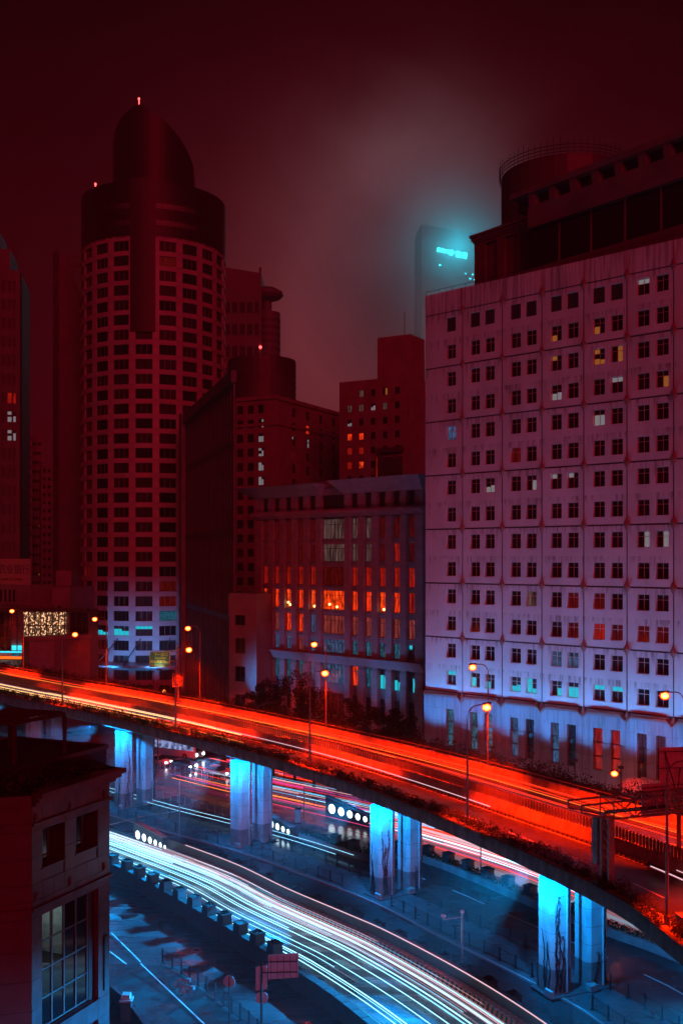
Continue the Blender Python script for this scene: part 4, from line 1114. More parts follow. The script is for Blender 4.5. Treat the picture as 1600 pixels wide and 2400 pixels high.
# B14 annex
a = P(537, 1400, 160); b_ = P(601, 1400, 157.5)
t, L_, _ = block('annex_block', 'small stone clad annex tucked between the finned slab and the stone building', 'building', (a.x, a.y, 0), (b_.x, b_.y, 0), 10, 26.4, 'greyblock', 5, 1, 1.9, 2.4, base=3, ustart=.6, uend=1.6)
b = MB()
for q in range(16): b.box(-.04, L_ + .04, -.05, -.004, 2 + q * 1.5, 3.46 + q * 1.5) if q in (15, 14) else None
b.build('stone_course', M['greyblock'], t)
# B4 drum-topped building with a rounded corner
a = P(548, 930, 268); c = P(652, 930, 262); e = P(800, 930, 292)
lits = {(r_, 2): 'whitew' for r_ in range(1, 6)}; lits[(6, 2)] = 'red1'
t4, L4, r4 = block('drum_roof_building', 'brown building with a big drum on its roof behind the stone building', 'building', (a.x, a.y, 0), (c.x, c.y, 0), 30, 73.5, 'brick', 14, 4, 1.9, 2.2, lits, base=20, ustart=.3, uend=.2)
lits2 = {(2, 0): 'whitew', (2, 1): 'whitew', (1, 1): 'red2', (5, 3): 'whitew', (3, 0): 'red0', (5, 1): 'red0'}
t4b, L4b, r4b = block('corner_wing', 'brown wing running back from the drum roofed building', 'building', (c.x + .1, c.y, 0), (e.x, e.y, 0), 22, 73.0, 'brick', 14, 4, 1.7, 2.3, lits2, base=20, ustart=4, uend=1)
dcn = P(614, 870, 280); b = MB(); b.prism([(9.2 * math.cos(q * math.pi / 20), 9.2 * math.sin(q * math.pi / 20)) for q in range(40)], 73.6, 85.5)
for q in range(7): b.prism([(9.32 * math.cos(k * math.pi / 20), 9.32 * math.sin(k * math.pi / 20)) for k in range(40)], 74.4 + q * 1.6, 75.3 + q * 1.6)
o = b.build('roof_drum', M['darkclad'], t4); M4 = (Matrix.Translation(Vector((a.x, a.y, 0))) @ Matrix.Rotation(r4, 4, 'Z')).inverted(); l = M4 @ Vector((dcn.x, dcn.y, 0)); o.location = l
b = MB(); b.box(-.3, L4 + .3, -.35, -.005, 65.8, 66.6); b.box(-.4, L4 + .4, -.5, -.005, 72.6, 73.6); b.build('cornice', M['brick'], t4)
b = MB(); b.box(-.3, L4b + .3, -.35, -.005, 65.8, 66.6); b.box(-.4, L4b + .4, -.5, -.005, 72.2, 73.1); b.build('cornice', M['brick'], t4b)
# B3 building with tank house
a = P(795, 890, 252); c = P(950, 876, 243); e = P(1030, 888, 262)
lits = {(0, 0): 'red0', (0, 1): 'curtain', (0, 3): 'warm', (1, 0): 'curtain', (1, 1): 'curtain', (1, 2): 'whitew', (1, 3): 'curtain', (3, 0): 'red2', (3, 1): 'red2', (4, 0): 'red1', (4, 1): 'red1', (5, 0): 'red1', (5, 1): 'hot', (2, 0): 'whitew'}
t3, L3, r3 = block('tank_house_building', 'dark red brown apartment block with a square tank house and mast', 'building', (a.x, a.y, 0), (c.x, c.y, 0), 20, 75.0, 'brick', 16, 5, 1.25, 1.7, lits, base=18, ustart=1.2, uend=.6, mull=1)
t3b, L3b, r3b = block('side_wing', 'side wing of the tank house block next to the pale office block', 'building', (c.x + .1, c.y, 0), (e.x, e.y, 0), 1.2, 75.0, 'brick', 16, 3, 1.4, 1.8, {(1, 0): 'whitew', (1, 1): 'curtain', (3, 2): 'whitew'}, base=18)
q = P(884, 800, 254); q2 = P(969, 800, 251); b = MB()
M3 = (Matrix.Translation(Vector((a.x, a.y, 0))) @ Matrix.Rotation(r3, 4, 'Z')).inverted(); l = M3 @ Vector((q.x, q.y, 0)); l2 = M3 @ Vector((q2.x, q2.y, 0))
b.box(l.x, l2.x, l.y, l.y + 8, 75.0, 86.4); b.box(l.x - .5, l2.x + .5, l.y - .4, l.y + 8.5, 75.0, 76.0); o = b.build('tank_house', M['brick'], t3)
b = MB(); b.tube([(l2.x - 2.6, l.y + 2, 86.4), (l2.x - 2.6, l.y + 2, 92.5)], .09, 5); b.build('mast', M['iron'], t3)
b = MB(); b.box(L3 * .62, L3 * .62 + .5, -1.2, -.01, 20, 58); b.box(L3 * .62, L3 - .5, -1.2, -.01, 57, 58.2); b.box(L3 * .68, L3 - .8, -.5, -.01, 20, 56); b.build('recessed_bay', M['darkclad'], t3)
b = MB(); b.tube([(L3 * .62 - .15, -1.3, 44), (L3 * .62 - .15, -1.3, 56)], .12, 5); b.build('light_strip', E['red1'], t3)
# B7 louvred slab behind the tower
a = P(125, 900, 256); c = P(139, 900, 252); e = P(212, 900, 254.2)
t7 = thing('louvred_tower', 'dark slab tower with close upright fins rising beside the round tower', 'skyscraper', (c.x, c.y, 0), math.atan2(e.y - c.y, e.x - c.x))
L7 = (Vector((e.x, e.y, 0)) - Vector((c.x, c.y, 0))).length; z7 = P(139, 600, 252).z
poly = [(0, 0), (L7, 0), (L7, z7 - 14), (L7 * .75, z7 - 10), (L7 * .45, z7 - 4.5), (0, z7)]
b = MB(); n0 = len(b.v)
for yy in (.3, 14):
    b.v += [(p[0], yy, p[1]) for p in poly]
b.f.append(tuple(range(6))); b.f.append(tuple(reversed(range(6, 12)))); b.m += [0, 0]
for q in range(6): j = (q + 1) % 6; b.f.append((q, 6 + q, 6 + j, j)); b.m.append(0)
b.build('wall', M['darkclad'], t7)
b = MB()
for q in range(15): u = .2 + q * (L7 - .4) / 14; b.box(u - .10, u + .10, -.2, .29, 0, z7 + .6)
stuff(b.build('upright_fin', M['darkclad'], t7))
for q in range(28): b = MB(); b.box(.1, L7 - .1, .05, .28, 4 + q * 3.4, 4.5 + q * 3.4); b.build('floor_band', M['darkclad'], t7)
b = MB(); b.box(.2, L7, .1, .3, z7 - 2.4, z7 - 1.4); b.build('crown_rail', M['darkclad'], t7)
b = MB(); aa = (Matrix.Translation(Vector((c.x, c.y, 0))) @ t7.rotation_euler.to_matrix().to_4x4()).inverted() @ Vector((a.x, a.y, 0))
b.hexa([(aa.x, aa.y, 0), (-.02, -.25, 0), (-.02, .29, 0), (aa.x, aa.y + 1, 0), (aa.x, aa.y, z7 + 2), (-.02, -.25, z7 + 1.5), (-.02, .29, z7 + 1.5), (aa.x, aa.y + 1, z7 + 2)]); b.build('end_wall', M['greyblock'], t7)
# B8 far left dark tower with steps
a = P(-60, 900, 204); c = P(47, 900, 205.5)
t8, L8, r8 = block('stepped_tower', 'black stepped high rise at the far left with a few lit windows', 'skyscraper', (a.x, a.y, 0), (c.x, c.y, 0), 16, 89.5, 'darkclad', 22, 4, 1.7, 2.2, {(6, 3): 'red1', (7, 3): 'whitew', (8, 3): 'whitew', (19, 3): 'curtain'}, base=6, ustart=.4, uend=.6, gm='louver')
b = MB(); b.box(0, L8 - 2.0, 1, 12, 89.5, 94); b.box(0, L8 - 4, 2, 11, 94, 97.5); b.build('roof_step', M['darkclad'], t8)
for c_ in range(4): b = MB(); b.box(.3 + c_ * 2.3, .62 + c_ * 2.3, -.25, -.01, 4, 89); b.build('wall_rib', M['darkclad'], t8)
# B9 distant towers
for x0, x1, yt, Y_, lb, li in ((48, 74, 1004, 420, 'thin hazy high rise just right of the black stepped tower', {}), (74, 97, 1019, 430, 'hazy high rise with two lit windows between the slab towers', {(9, 2): 'warm', (14, 2): 'warm'}), (97, 132, 1085, 410, 'lower hazy block beside the louvred tower', {})):
    a = P(x0, yt, Y_); c = P(x1, yt, Y_); c.y += (c.x - a.x) * .35
    block('distant_tower', lb, 'skyscraper', (a.x, a.y, 0), (c.x, c.y, 0), 12, a.z, 'greyblock', 20, 3, 1.0, 1.4, li, base=4, ustart=.3, uend=.3)
# B10 hazy tower with a saucer
a = P(520, 640, 560); c = P(612, 640, 560)
t10 = thing('saucer_tower', 'hazy pale tower with a saucer roof above a banded cylinder', 'skyscraper', (a.x, a.y, 0))
L10 = c.x - a.x; b = MB(); b.hexa([(0, 0, 0), (L10, 0, 0), (L10, 25, 0), (0, 25, 0), (0, 0, a.z + 3.5), (L10, 0, a.z), (L10, 25, a.z), (0, 25, a.z + 3.5)]); b.build('wall', M['haze_tower'], t10)
wf10 = win_frame(3.0, 6.2, 1, (.5,), .3, m='framedark')
for c_ in range(5):
    for r_ in range(7): window(t10, wf10, 1.5 + c_ * 4.1, -.3, a.z - 22 - r_ * 12, 3.0, 6.2, M['glass2'])
b = MB(); b.box(L10 - 1.2, L10 + .2, -.8, -.01, 0, a.z + 3); b.build('corner_rib', M['haze_tower'], t10)
b = MB(); cx = L10 + 3.3; rr = 6.4
b.prism([(cx + rr * math.cos(q * math.pi / 12), 12 + rr * math.sin(q * math.pi / 12)) for q in range(24)], 0, P(0, 722, 560).z); b.build('cylinder_wall', M['haze_tower'], t10)
for q in range(9): b = MB(); b.prism([(cx + (rr + .3) * math.cos(k * math.pi / 12), 12 + (rr + .3) * math.sin(k * math.pi / 12)) for k in range(24)], P(0, 740 + q * 17, 560).z - 1.3, P(0, 740 + q * 17, 560).z + .2); b.build('window_band', M['darkclad'], t10)
b = MB(); zs = P(0, 690, 560).z; rr = 9.0
b.sweep([[(cx - .8 + r_ * math.cos(q * math.pi / 12), 12 + r_ * math.sin(q * math.pi / 12), z_) for q in range(24)] for r_, z_ in ((2.5, zs - 9), (2.5, zs - 1), (rr * .8, zs + .6), (rr, zs + 2.4), (rr * .95, zs + 4.2), (rr * .5, zs + 6.5))]); b.build('saucer', M['haze_tower'], t10)
b = MB(); b.ball((L10 - .3, -1.5, P(0, 815, 560).z), .8, 8, 5); b.build('beacon', E['beacon'], t10)
# B11 tall tower lost in the cloud, with cyan letters
SY = 1000.0
a = P(985, 800, SY); c = P(1128, 800, SY + 6)
t11 = thing('sign_tower', 'skyscraper fading into cloud with glowing cyan letters near its top', 'skyscraper', (a.x, a.y, 0), math.atan2(6, c.x - a.x))
L11 = (Vector((c.x, c.y, 0)) - Vector((a.x, a.y, 0))).length; zt = P(0, 545, SY).z
b = MB(); b.hexa([(0, 0, 0), (L11, 0, 0), (L11, 40, 0), (0, 40, 0), (1, 0, zt + 8), (L11, 0, zt), (L11, 40, zt), (1, 40, zt + 8)]); b.build('wall', M['sign_glass'], t11)
b = MB()
for q in range(9): b.box(3 + q * 7, 3.5 + q * 7, -.6, -.02, 0, zt - 30)
stuff(b.build('facade_rib', M['sign_glass'], t11))
rng = random.Random(4); b = MB()
for q in range(30):
    x, z = rng.uniform(8, L11 - 4), rng.uniform(zt - 130, zt - 24); b.box(x, x + 1.4, -.9, -.62, z, z + .7)
for z in (zt - 150, zt - 137): b.box(.2, 1.6, -.9, -.62, z, z + 1.4)
stuff(b.build('lit_window', E['signc'], t11))
def text(name, s, size, m, parent, loc, rot=(math.pi / 2, 0, 0), ext=0.01, ax='LEFT'):
    cu = bpy.data.curves.new(name, 'FONT'); cu.body = s; cu.size = size; cu.extrude = ext; cu.align_x = ax; cu.resolution_u = 3
    o = bpy.data.objects.new(name, cu); C.objects.link(o); bpy.context.view_layer.update()
    me = bpy.data.meshes.new_from_object(o.evaluated_get(bpy.context.evaluated_depsgraph_get())); bpy.data.objects.remove(o)
    me.materials.clear(); me.materials.append(m); q = link(name, me, parent, loc); q.rotation_euler = rot; return q
zs = P(0, 592, SY).z
R12 = (math.pi / 2, R_(10), 0)
text('sign_letters', 'SHIM', 5.4, E['signc'], t11, (15.6, -1.2, zs + 1.4), R12, .3)
rg = MB(); rc = Vector((30.0, -1.4, zs + .4)); rr = [[rc + Vector((math.cos(q * math.pi / 12) * w_, yy, math.sin(q * math.pi / 12) * w_)) for w_, yy in ((2.0, 0), (2.6, 0), (2.6, -.4), (2.0, -.4))] for q in range(25)]
rg.sweep(rr, caps=False); rg.tube([rc + Vector((-1.7, 0, .8)), rc + Vector((-.6, 0, -.5)), rc + Vector((1.5, 0, 1.3))], .42, 5); rg.ball(rc + Vector((.2, 0, -.9)), .8, 8, 5); rg.build('sign_emblem', E['signc'], t11)
text('sign_letters', '世茂', 6.3, E['signc'], t11, (33.4, -1.2, zs - 2.6), R12, .3)
plight('sign_glow', (30, -30, zs - 2), 9.0e6 * L_SIGN * 1.1, (0.02, 0.75, 1.0), 17, t11)
for k, zz in enumerate((70, 140)):  # two added lamps that lift the tower facade towards the sky glow
    lp = thing('added_wash_lamp', f'added facade wash lamp on a bracket, {"upper" if k == 0 else "lower"} of two on the cloudy sign tower', 'floodlight', Vector((a.x + 26, a.y - 30, zs - zz)))
    b = MB(); b.tube([(0, 30, 0), (0, 0, 0)], .25, 5); b.ball((0, 0, .8), .8, 8, 5); b.build('bracket', M['iron'], lp)
    plight('added_wash_light', (0, 0, -1.5), 9.0e6 * L_SIGN * .25, (.62, .62, .75), 2, lp)
# ---- low buildings at the left edge
def at_px(x, y, Y): q = P(x, y, Y); return q
YB = 200.0
# bank building with a rooftop sign
a = P(-40, 1400, 206); c = P(76, 1400, 200)
tb, Lb, rb = block('bank_building', 'low reddish bank building with a big sign board on its roof', 'building', (a.x, a.y, 0), (c.x, c.y, 0), 10, 22.5, 'greyblock', 4, 5, .8, 2.0, {(1, 3): 'warm'}, base=9, ustart=.6, uend=.3, mull=0)
b = MB(); b.box(2, Lb, -.5, 6, 22.52, 26.6); b.build('attic', M['greyblock'], tb)
for q in range(6): bb = MB(); bb.box(3.0 + q * 1.15, 3.5 + q * 1.15, -.56, -.505, 23.2, 25.6); bb.build('window', M['glass'], tb)
bd = MB(); bd.box(-2, Lb + .1, -.8, -.5, 26.62, 31.7); sb_ = bd.build('sign_board', M['signface'], tb)
text('sign_letters', '农业银行', 2.05, M['framedark'], sb_, (Lb - 8.05, -.83, 28.9), ext=.02)
text('sign_letters', 'BANK OF CHINA', .72, M['framedark'], sb_, (Lb - 7.2, -.83, 27.4), ext=.02)
# plain block behind with two windows
a = P(78, 1360, 206); c = P(164, 1360, 204)
block('plain_block', 'plain grey violet block with a few small windows beside the louvred tower', 'building', (a.x, a.y, 0), (c.x, c.y, 0), 10, 26.0, 'greyblock', 3, 3, 1.0, 2.4, {}, base=8, mull=0)
a = P(132, 1340, 212); c = P(168, 1340, 212)
b = MB(); b.box(a.x, c.x, 212, 220, 0, 29.2); tag(b.build('stair_block', M['greyblock']), 'narrow taller block between the plain block and the louvred tower', 'building')
# glazed podium with a curtain of golden lights
a = P(-30, 1430, 196); c = P(206, 1430, 194)
pd = thing('glass_podium', 'dark glazed podium with a shimmering curtain of gold lights inside', 'building', (a.x, a.y, 0), math.atan2(c.y - a.y, c.x - a.x))
Lp = (Vector((c.x, c.y, 0)) - Vector((a.x, a.y, 0))).length
b = MB(); b.box(0, Lp, 1.0, 6, 0, 22.0); b.build('wall', M['midstone2'], pd)
b = MB(); b.box(-.1, Lp + .1, -.5, .98, 21.6, 22.3); b.build('roof_edge', M['framedark'], pd)
def pu(px): return (px + 30) / 236 * Lp
def pz(py): return CAMH - (py - HY) / F * 195
b = MB(); b.quad((pu(53), .7, pz(1492)), (pu(153), .7, pz(1486)), (pu(153), .7, pz(1432)), (pu(53), .7, pz(1432))); b.build('light_curtain', E['gold'], pd)
for q in range(17):
    u0 = q * Lp / 17; b = MB(); b.quad((u0 + .06, .35, 14.2), (u0 + Lp / 17 - .06, .35, 14.2), (u0 + Lp / 17 - .06, .35, 21.5), (u0 + .06, .35, 21.5)); b.build('pane', M['clear'] if 4 <= q <= 13 else M['glass2'], pd)
    b = MB(); b.box(u0 - .05, u0 + .05, .2, .5, 14, 21.58); b.build('mullion', M['framedark'], pd)
for q in range(3): b = MB(); b.box(0, Lp, .25, .45, 14.05 + q * 2.45, 14.2 + q * 2.45); b.build('transom', M['framedark'], pd)
for x0, x1, y0, y1, m in ((-20, 54, 1514, 1531, 'cyan'), (56, 96, 1518, 1531, 'cyan'), (26, 44, 1531, 1543, 'teal'), (56, 96, 1532, 1546, 'blue0'), (-20, 50, 1540, 1545, 'amber'), (-20, 23, 1561, 1578, 'shop'), (24, 42, 1564, 1580, 'shopg')):
    b = MB(); b.box(pu(x0), pu(x1), -.25 if m in ('shop', 'shopg', 'amber') else .5, .8, pz(y1), pz(y0)); b.build('lit_sign' if m in ('shop', 'shopg', 'amber') else 'lit_window', E[m], pd)
b = MB(); b.box(pu(-20), pu(50), -.5, .9, pz(1547), pz(1545.4)); b.build('canopy', M['framedark'], pd)
# stone corner block in front of it
a = P(94, 1480, 190); c = P(128, 1480, 187); e = P(212, 1480, 191)
st = thing('stone_corner', 'plain pale stone corner block beside the round tower', 'building', (c.x, c.y, 0), math.atan2(e.y - c.y, e.x - c.x))
Ls = (Vector((e.x, e.y, 0)) - Vector((c.x, c.y, 0))).length; lw = (Vector((c.x, c.y, 0)) - Vector((a.x, a.y, 0))).length
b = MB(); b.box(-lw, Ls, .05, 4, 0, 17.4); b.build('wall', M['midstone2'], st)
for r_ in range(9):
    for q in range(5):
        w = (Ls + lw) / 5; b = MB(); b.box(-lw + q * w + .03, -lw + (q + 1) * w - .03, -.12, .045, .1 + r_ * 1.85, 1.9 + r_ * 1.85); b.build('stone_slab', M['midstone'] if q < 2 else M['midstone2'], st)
b = MB(); b.box(-lw - .3, Ls + .2, -.5, 1.5, 17.0, 17.6); b.build('cornice', M['midstone'], st)

# ================================================================== FOREGROUND CORNER BUILDING
Cc = Vector((-14.5, 48, 0)); rd = Vector((.407, .914, 0)); ld = Vector((.966, .259, 0)); rzc = math.atan2(.914, .407)
fb = thing('corner_building', 'dark polished granite corner building with a planted roof terrace in the foreground', 'building', Cc, rzc)
LR = 5.93
inv = (Matrix.Translation(Cc) @ Matrix.Rotation(rzc, 4, 'Z')).inverted()
Dp = Cc + rd * LR; Ep = Vector((-17.7, 60.7, 0)); Fp = Vector((-26, 66, 0)); Gp = Cc - ld * 20
fp = [inv @ q for q in (Cc, Dp, Ep, Fp, Gp)]
cen = sum(fp, Vector()) / 5
fi = [q + (cen - q).normalized() * .75 for q in fp]
room_u0, room_u1, room_z0, room_z1 = .85, 3.0, 12.6, 15.0
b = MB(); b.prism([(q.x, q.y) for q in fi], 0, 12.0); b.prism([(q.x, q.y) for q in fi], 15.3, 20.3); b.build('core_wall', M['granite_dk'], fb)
# a lit room behind the big window
b = MB(); b.box(.3, 5.6, 2.8, 2.95, 12.0, 15.3); b.box(.3, .42, .7, 2.8, 12.0, 15.3); b.box(3.4, 3.5, .9, 2.8, 12.02, 15.28); b.box(5.5, 5.6, .7, 2.8, 12.0, 15.3); b.build('room_wall', M['white'], fb)
b = MB(); b.box(.7, 1.8, 2.3, 2.75, 12.0, 14.2); b.build('bookcase', M['steel'], fb)
for k in range(5):
    for q in range(2): b = MB(); b.box(.78 + q * .52, 1.24 + q * .52, 2.24, 2.298, 12.2 + k * .4, 12.52 + k * .4); b.build('book_row', M['granite_dk'] if (k + q) % 2 else M['signred'], fb)
b = MB(); b.box(2.1, 2.9, 2.0, 2.7, 12.0, 13.0); b.ball((2.5, 2.3, 13.35), .33, 10, 6); b.build('plant_pot', M['leaf'], fb)
b = MB(); b.box(1.0, 3.0, 1.2, 1.9, 15.18, 15.24); b.build('ceiling_light', E['room'], fb)
bands = [(19.45, 20.25), (15.4, 16.5)]
# right hand face: granite slabs round the openings
ops = [(.73, 2.39, 16.6, 19.1), (3.2, 4.97, 16.6, 19.1), (.82, 5.05, 9.3, 15.0), (.82, 5.05, 1.0, 8.2)]
us = [0, .73, 1.56, 2.39, 3.2, 4.08, 5.0, LR]; zs = [0, 1.0, 2.6, 4.2, 5.8, 7.2, 8.3, 9.3, 10.7, 12.1, 13.5, 15.0, 15.8, 16.6, 17.85, 19.1, 20.3]
for a_, b_ in zip(us, us[1:]):
    for c_, d_ in zip(zs, zs[1:]):
        um, zm = (a_ + b_) / 2, (c_ + d_) / 2
        if any(o[0] < um < o[1] and o[2] < zm < o[3] for o in ops): continue
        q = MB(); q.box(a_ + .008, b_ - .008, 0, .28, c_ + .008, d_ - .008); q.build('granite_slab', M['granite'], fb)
for o in ops[:2]:
    w = o[1] - o[0]; h = o[3] - o[2]
    q = MB(); q.box(o[0] - .01, o[0] + .03, .02, .7, o[2], o[3]); q.box(o[1] - .03, o[1] + .01, .02, .7, o[2], o[3]); q.box(o[0], o[1], .02, .7, o[3] - .05, o[3] + .01); q.build('reveal', M['granite_dk'], fb)
    f_ = win_frame(w - .7, h - .7, 1, (.22,), .07, m='framedark'); window(fb, f_, o[0] + .06, .45, o[2] + .62, w - .7, h - .7, M['glass'])
    q = MB(); q.box(o[0], o[1], .05, .66, o[2], o[2] + .55); q.box(o[0] - .05, o[1] + .02, -.06, .6, o[2] + .56, o[2] + .64); q.build('sill', M['granite'], fb)
for z0, z1 in ((9.3, 15.0), (1.0, 8.2)):
    w = 3.6; q = MB(); n_c = 4; n_r = 4
    for k in range(n_c + 1): q.box(.9 + k * w / n_c - .04, .9 + k * w / n_c + .04, .30, .42, z0 + .1, z1)
    for k in range(n_r + 1): zz = z0 + .14 + k * (z1 - z0 - .2) / n_r; q.box(.9, .9 + w, .32, .40, zz - .035, zz + .035)
    wo = q.build('window', M['framedark'], fb)
    for r_ in range(n_r):
        for k in range(n_c):
            u0 = .9 + k * w / n_c + .04; u1 = u0 + w / n_c - .08; za = z0 + .18 + r_ * (z1 - z0 - .2) / n_r; zb_ = za + (z1 - z0 - .2) / n_r - .08
            q = MB(); tl = random.Random(r_ * 9 + k).uniform(-.012, .012); q.quad((u0, .36 - tl, za), (u1, .36 + tl, za), (u1, .36 + tl, zb_), (u0, .36 - tl, zb_))
            q.build('pane', M['clear'] if (z0 > 9 and r_ >= 2 and k < 2) else M['glass'], wo)
    q = MB(); q.box(4.6, 5.05, .29, .75, z0, z1); q.build('reveal', M['granite_dk'], fb)
    q = MB(); q.box(.75, 5.1, -.10, .5, z0 - .2, z0 + .06); q.build('sill', M['granite'], fb)
q = MB(); q.box(.82, 5.0, .9, .95, 9.3, 11.98); q.build('curtain_wall', M['granite_dk'], fb)
# small square bosses and string courses
for u in (.3, 2.8, 5.5):
    for z in (19.75, 16.0): q = MB(); q.box(u - .13, u + .13, -.07, -.002, z - .2, z + .2); q.box(u - .07, u + .07, -.11, -.072, z - .12, z + .12); q.build('square_boss', M['granite'], fb)
q = MB(); q.box(5.42, 5.68, -.09, -.002, 9.6, 12.4); q.build('wall_slot', M['black'], fb)
for z0, z1, d in ((15.35, 15.5, .13), (19.36, 19.5, .13), (20.32, 20.5, .25), (20.504, 20.72, .45), (20.724, 20.95, .62)):
    q = MB(); q.box(-.0, LR + d, -d, .4, z0, z1); q.build('string_course', M['granite'], fb)
# left hand face
lf = link('left_face', None, None); bpy.data.objects.remove(lf)
ang = math.atan2(ld.y, ld.x) - rzc; o0 = inv @ Gp
def leftp(q, name, m): o = q.build(name, m, fb); o.location = (o0.x, o0.y, 0); o.rotation_euler = (0, 0, ang); return o
xs = [20 - k * 1.9 for k in range(8)]
for x1, x0 in zip(xs, xs[1:]):
    for c_, d_ in zip(zs[3:], zs[4:]):
        if 17.2 < (x0 + x1) / 2 < 18.2 and (16.6 < c_ < 19 or 8 < c_ < 14.9): continue
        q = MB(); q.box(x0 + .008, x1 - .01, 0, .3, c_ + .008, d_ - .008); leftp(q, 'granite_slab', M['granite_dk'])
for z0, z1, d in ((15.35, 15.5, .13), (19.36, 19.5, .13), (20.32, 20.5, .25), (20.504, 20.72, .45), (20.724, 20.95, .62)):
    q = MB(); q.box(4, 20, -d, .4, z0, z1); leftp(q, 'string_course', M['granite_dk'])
q = MB(); q.box(16.4, 18.0, .2, .26, 16.7, 19.0); leftp(q, 'pane', M['glass'])
q = MB(); q.box(16.4, 17.9, .2, .26, 9, 14.8); leftp(q, 'pane', E['curtain'])
# back faces, roof, coping
q = MB(); q.prism([(p.x, p.y) for p in fi], 20.31, 20.6); q.build('roof', M['roofing'], fb)
for i0, i1 in ((1, 2), (2, 3)):
    a_, b_ = fp[i0], fp[i1]; d_ = (b_ - a_).normalized(); nn = Vector((d_.y, -d_.x, 0)); q = MB()
    q.hexa([a_ + nn * .4 + Vector((0, 0, 20.4)), b_ + nn * .4 + Vector((0, 0, 20.4)), b_ - nn * .5 + Vector((0, 0, 20.4)), a_ - nn * .5 + Vector((0, 0, 20.4)),
            a_ + nn * .4 + Vector((0, 0, 20.95)), b_ + nn * .4 + Vector((0, 0, 20.95)), b_ - nn * .5 + Vector((0, 0, 20.95)), a_ - nn * .5 + Vector((0, 0, 20.95))]); q.build('coping', M['granite_dk'], fb)
    q = MB(); q.hexa([a_ + Vector((0, 0, 0)), b_, b_ - nn * .3, a_ - nn * .3, a_ + Vector((0, 0, 20.39)), b_ + Vector((0, 0, 20.39)), b_ - nn * .3 + Vector((0, 0, 20.39)), a_ - nn * .3 + Vector((0, 0, 20.39))]); q.build('back_wall', M['granite_dk'], fb)
# roof terrace: raised deck, pergola, shrubs
q = MB(); q.box(1.2, 8.6, 2.2, 9, 20.61, 21.5); q.build('roof_terrace', M['roofing'], fb)
q = MB(); q.box(1.15, 8.65, 2.1, 2.2, 21.4, 21.62); q.box(8.6, 8.7, 2.2, 9, 21.4, 21.62); q.build('terrace_edge', M['granite_dk'], fb)
pg = thing('pergola', 'dark timber pergola frame on the planted roof terrace', 'pergola', Cc + Vector((0, 0, 21.5)), rzc)
def pq(px, py, z): v = inv @ Vector(G(px, py, z)); return v
pts = [pq(35, 1792, 21.5), pq(152, 1765, 21.5)]
for p in pts: p.z = 0
p0, p1 = pts; back = Vector((-.15, 3.6, 0)); q = MB()
for k, p in enumerate((p0, p1, p0 + back, p1 + back)):
    w = MB(); w.box(p.x - .08, p.x + .08, p.y - .08, p.y + .08, 0, 2.0); w.build('post', M['bark'], pg)
for a_, b_ in ((p0, p1), (p1, p1 + back), (p1 + back, p0 + back), (p0 + back, p0)):
    w = MB(); w.tube([a_ + Vector((0, 0, 2.1)), b_ + Vector((0, 0, 2.1))], .12, 4); w.build('beam', M['bark'], pg)
for k in range(9):
    f = (k + .5) / 9; w = MB(); w.tube([p0.lerp(p1, f) + Vector((0, 0, 2.24)), p0.lerp(p1, f) + back + Vector((0, 0, 2.24))], .05, 4); w.build('slat', M['bark'], pg)
rng = random.Random(8); q = MB()
for k in range(42):
    u = rng.uniform(.2, 5.6); v = rng.uniform(.5, 2.0); leaves(q, (u, v, 20.9 + rng.uniform(0, .35)), .5, .4, .38, 60, .13, rng)
o = q.build('roof_shrubs', M['leaf']); o.location = Cc; o.rotation_euler = (0, 0, rzc); stuff(tag(o, 'dark shrubs along the edge of the foreground roof terrace', 'shrubs'))
q = MB()
for k in range(60):
    t_ = rng.uniform(0, 12); p = Cc - ld * t_ + Vector((-ld.y, ld.x, 0)) * rng.uniform(.8, 2.4); leaves(q, (p.x, p.y, 21 + rng.uniform(0, .4)), .5, .45, .4, 50, .13, rng)
stuff(tag(q.build('roof_hedge', M['leaf']), 'dark hedge along the left edge of the foreground roof', 'hedge'))

# ================================================================== STREET FURNITURE
def lamp_parts(h, arm, mt='pole'):
    b = MB(); b.tube([(0, 0, 0), (0, 0, h * .5), (0, 0, h - 1.0)], [.11, .085, .065], 8); b.tube([(0, 0, 0), (0, 0, .5)], .17, 8); pole = b.mesh('pole', M[mt])
    b = MB(); pts = [(0, 0, h - 1.0)]
    for k in range(1, 7): t_ = k / 6 * math.pi / 2; pts.append((arm * .45 * (1 - math.cos(t_)), 0, h - 1.0 + .95 * math.sin(t_)))
    pts.append((arm - .35, 0, h)); b.tube(pts, .05, 6); armm = b.mesh('arm', M[mt])
    b = MB(); b.hexa([(arm - .4, -.13, -.02), (arm + .35, -.15, -.04), (arm + .35, .15, -.04), (arm - .4, .13, -.02), (arm - .4, -.07, .1), (arm + .35, -.06, .12), (arm + .35, .06, .12), (arm - .4, .07, .1)]); head = b.mesh('lamp_head', M['iron'])
    b = MB(); b.ball((arm, 0, -.28), .40, 14, 9, .85); bulb = b.mesh('bulb', E['lamp'])  # bulb oversized to take in the painted glow round the lamp
    return pole, armm, head, bulb
def street_lamp(p, rz, h, arm, label, power, group='street lamps along the elevated road', parts=None, col=COL_LAMP, tilt=1.0, glow=1.0, cone=124):
    t = thing('street_lamp', label, 'street lamp', p, rz, group)
    po, ar, he, bu = parts or lamp_parts(h, arm)
    link('pole', po, t); link('arm', ar, t); o = link('lamp_head', he, t, (0, 0, h)); link('bulb', bu, o)
    slight('lamp_light', (arm, 0, h - .96), (arm + .75 * tilt, 0, h - 1.96), power, col, cone, .45, .16, t)
    plight('lamp_glow', (arm, 0, h - .98), power * L_HALO / L_DECK * glow, col, .16, t); return t
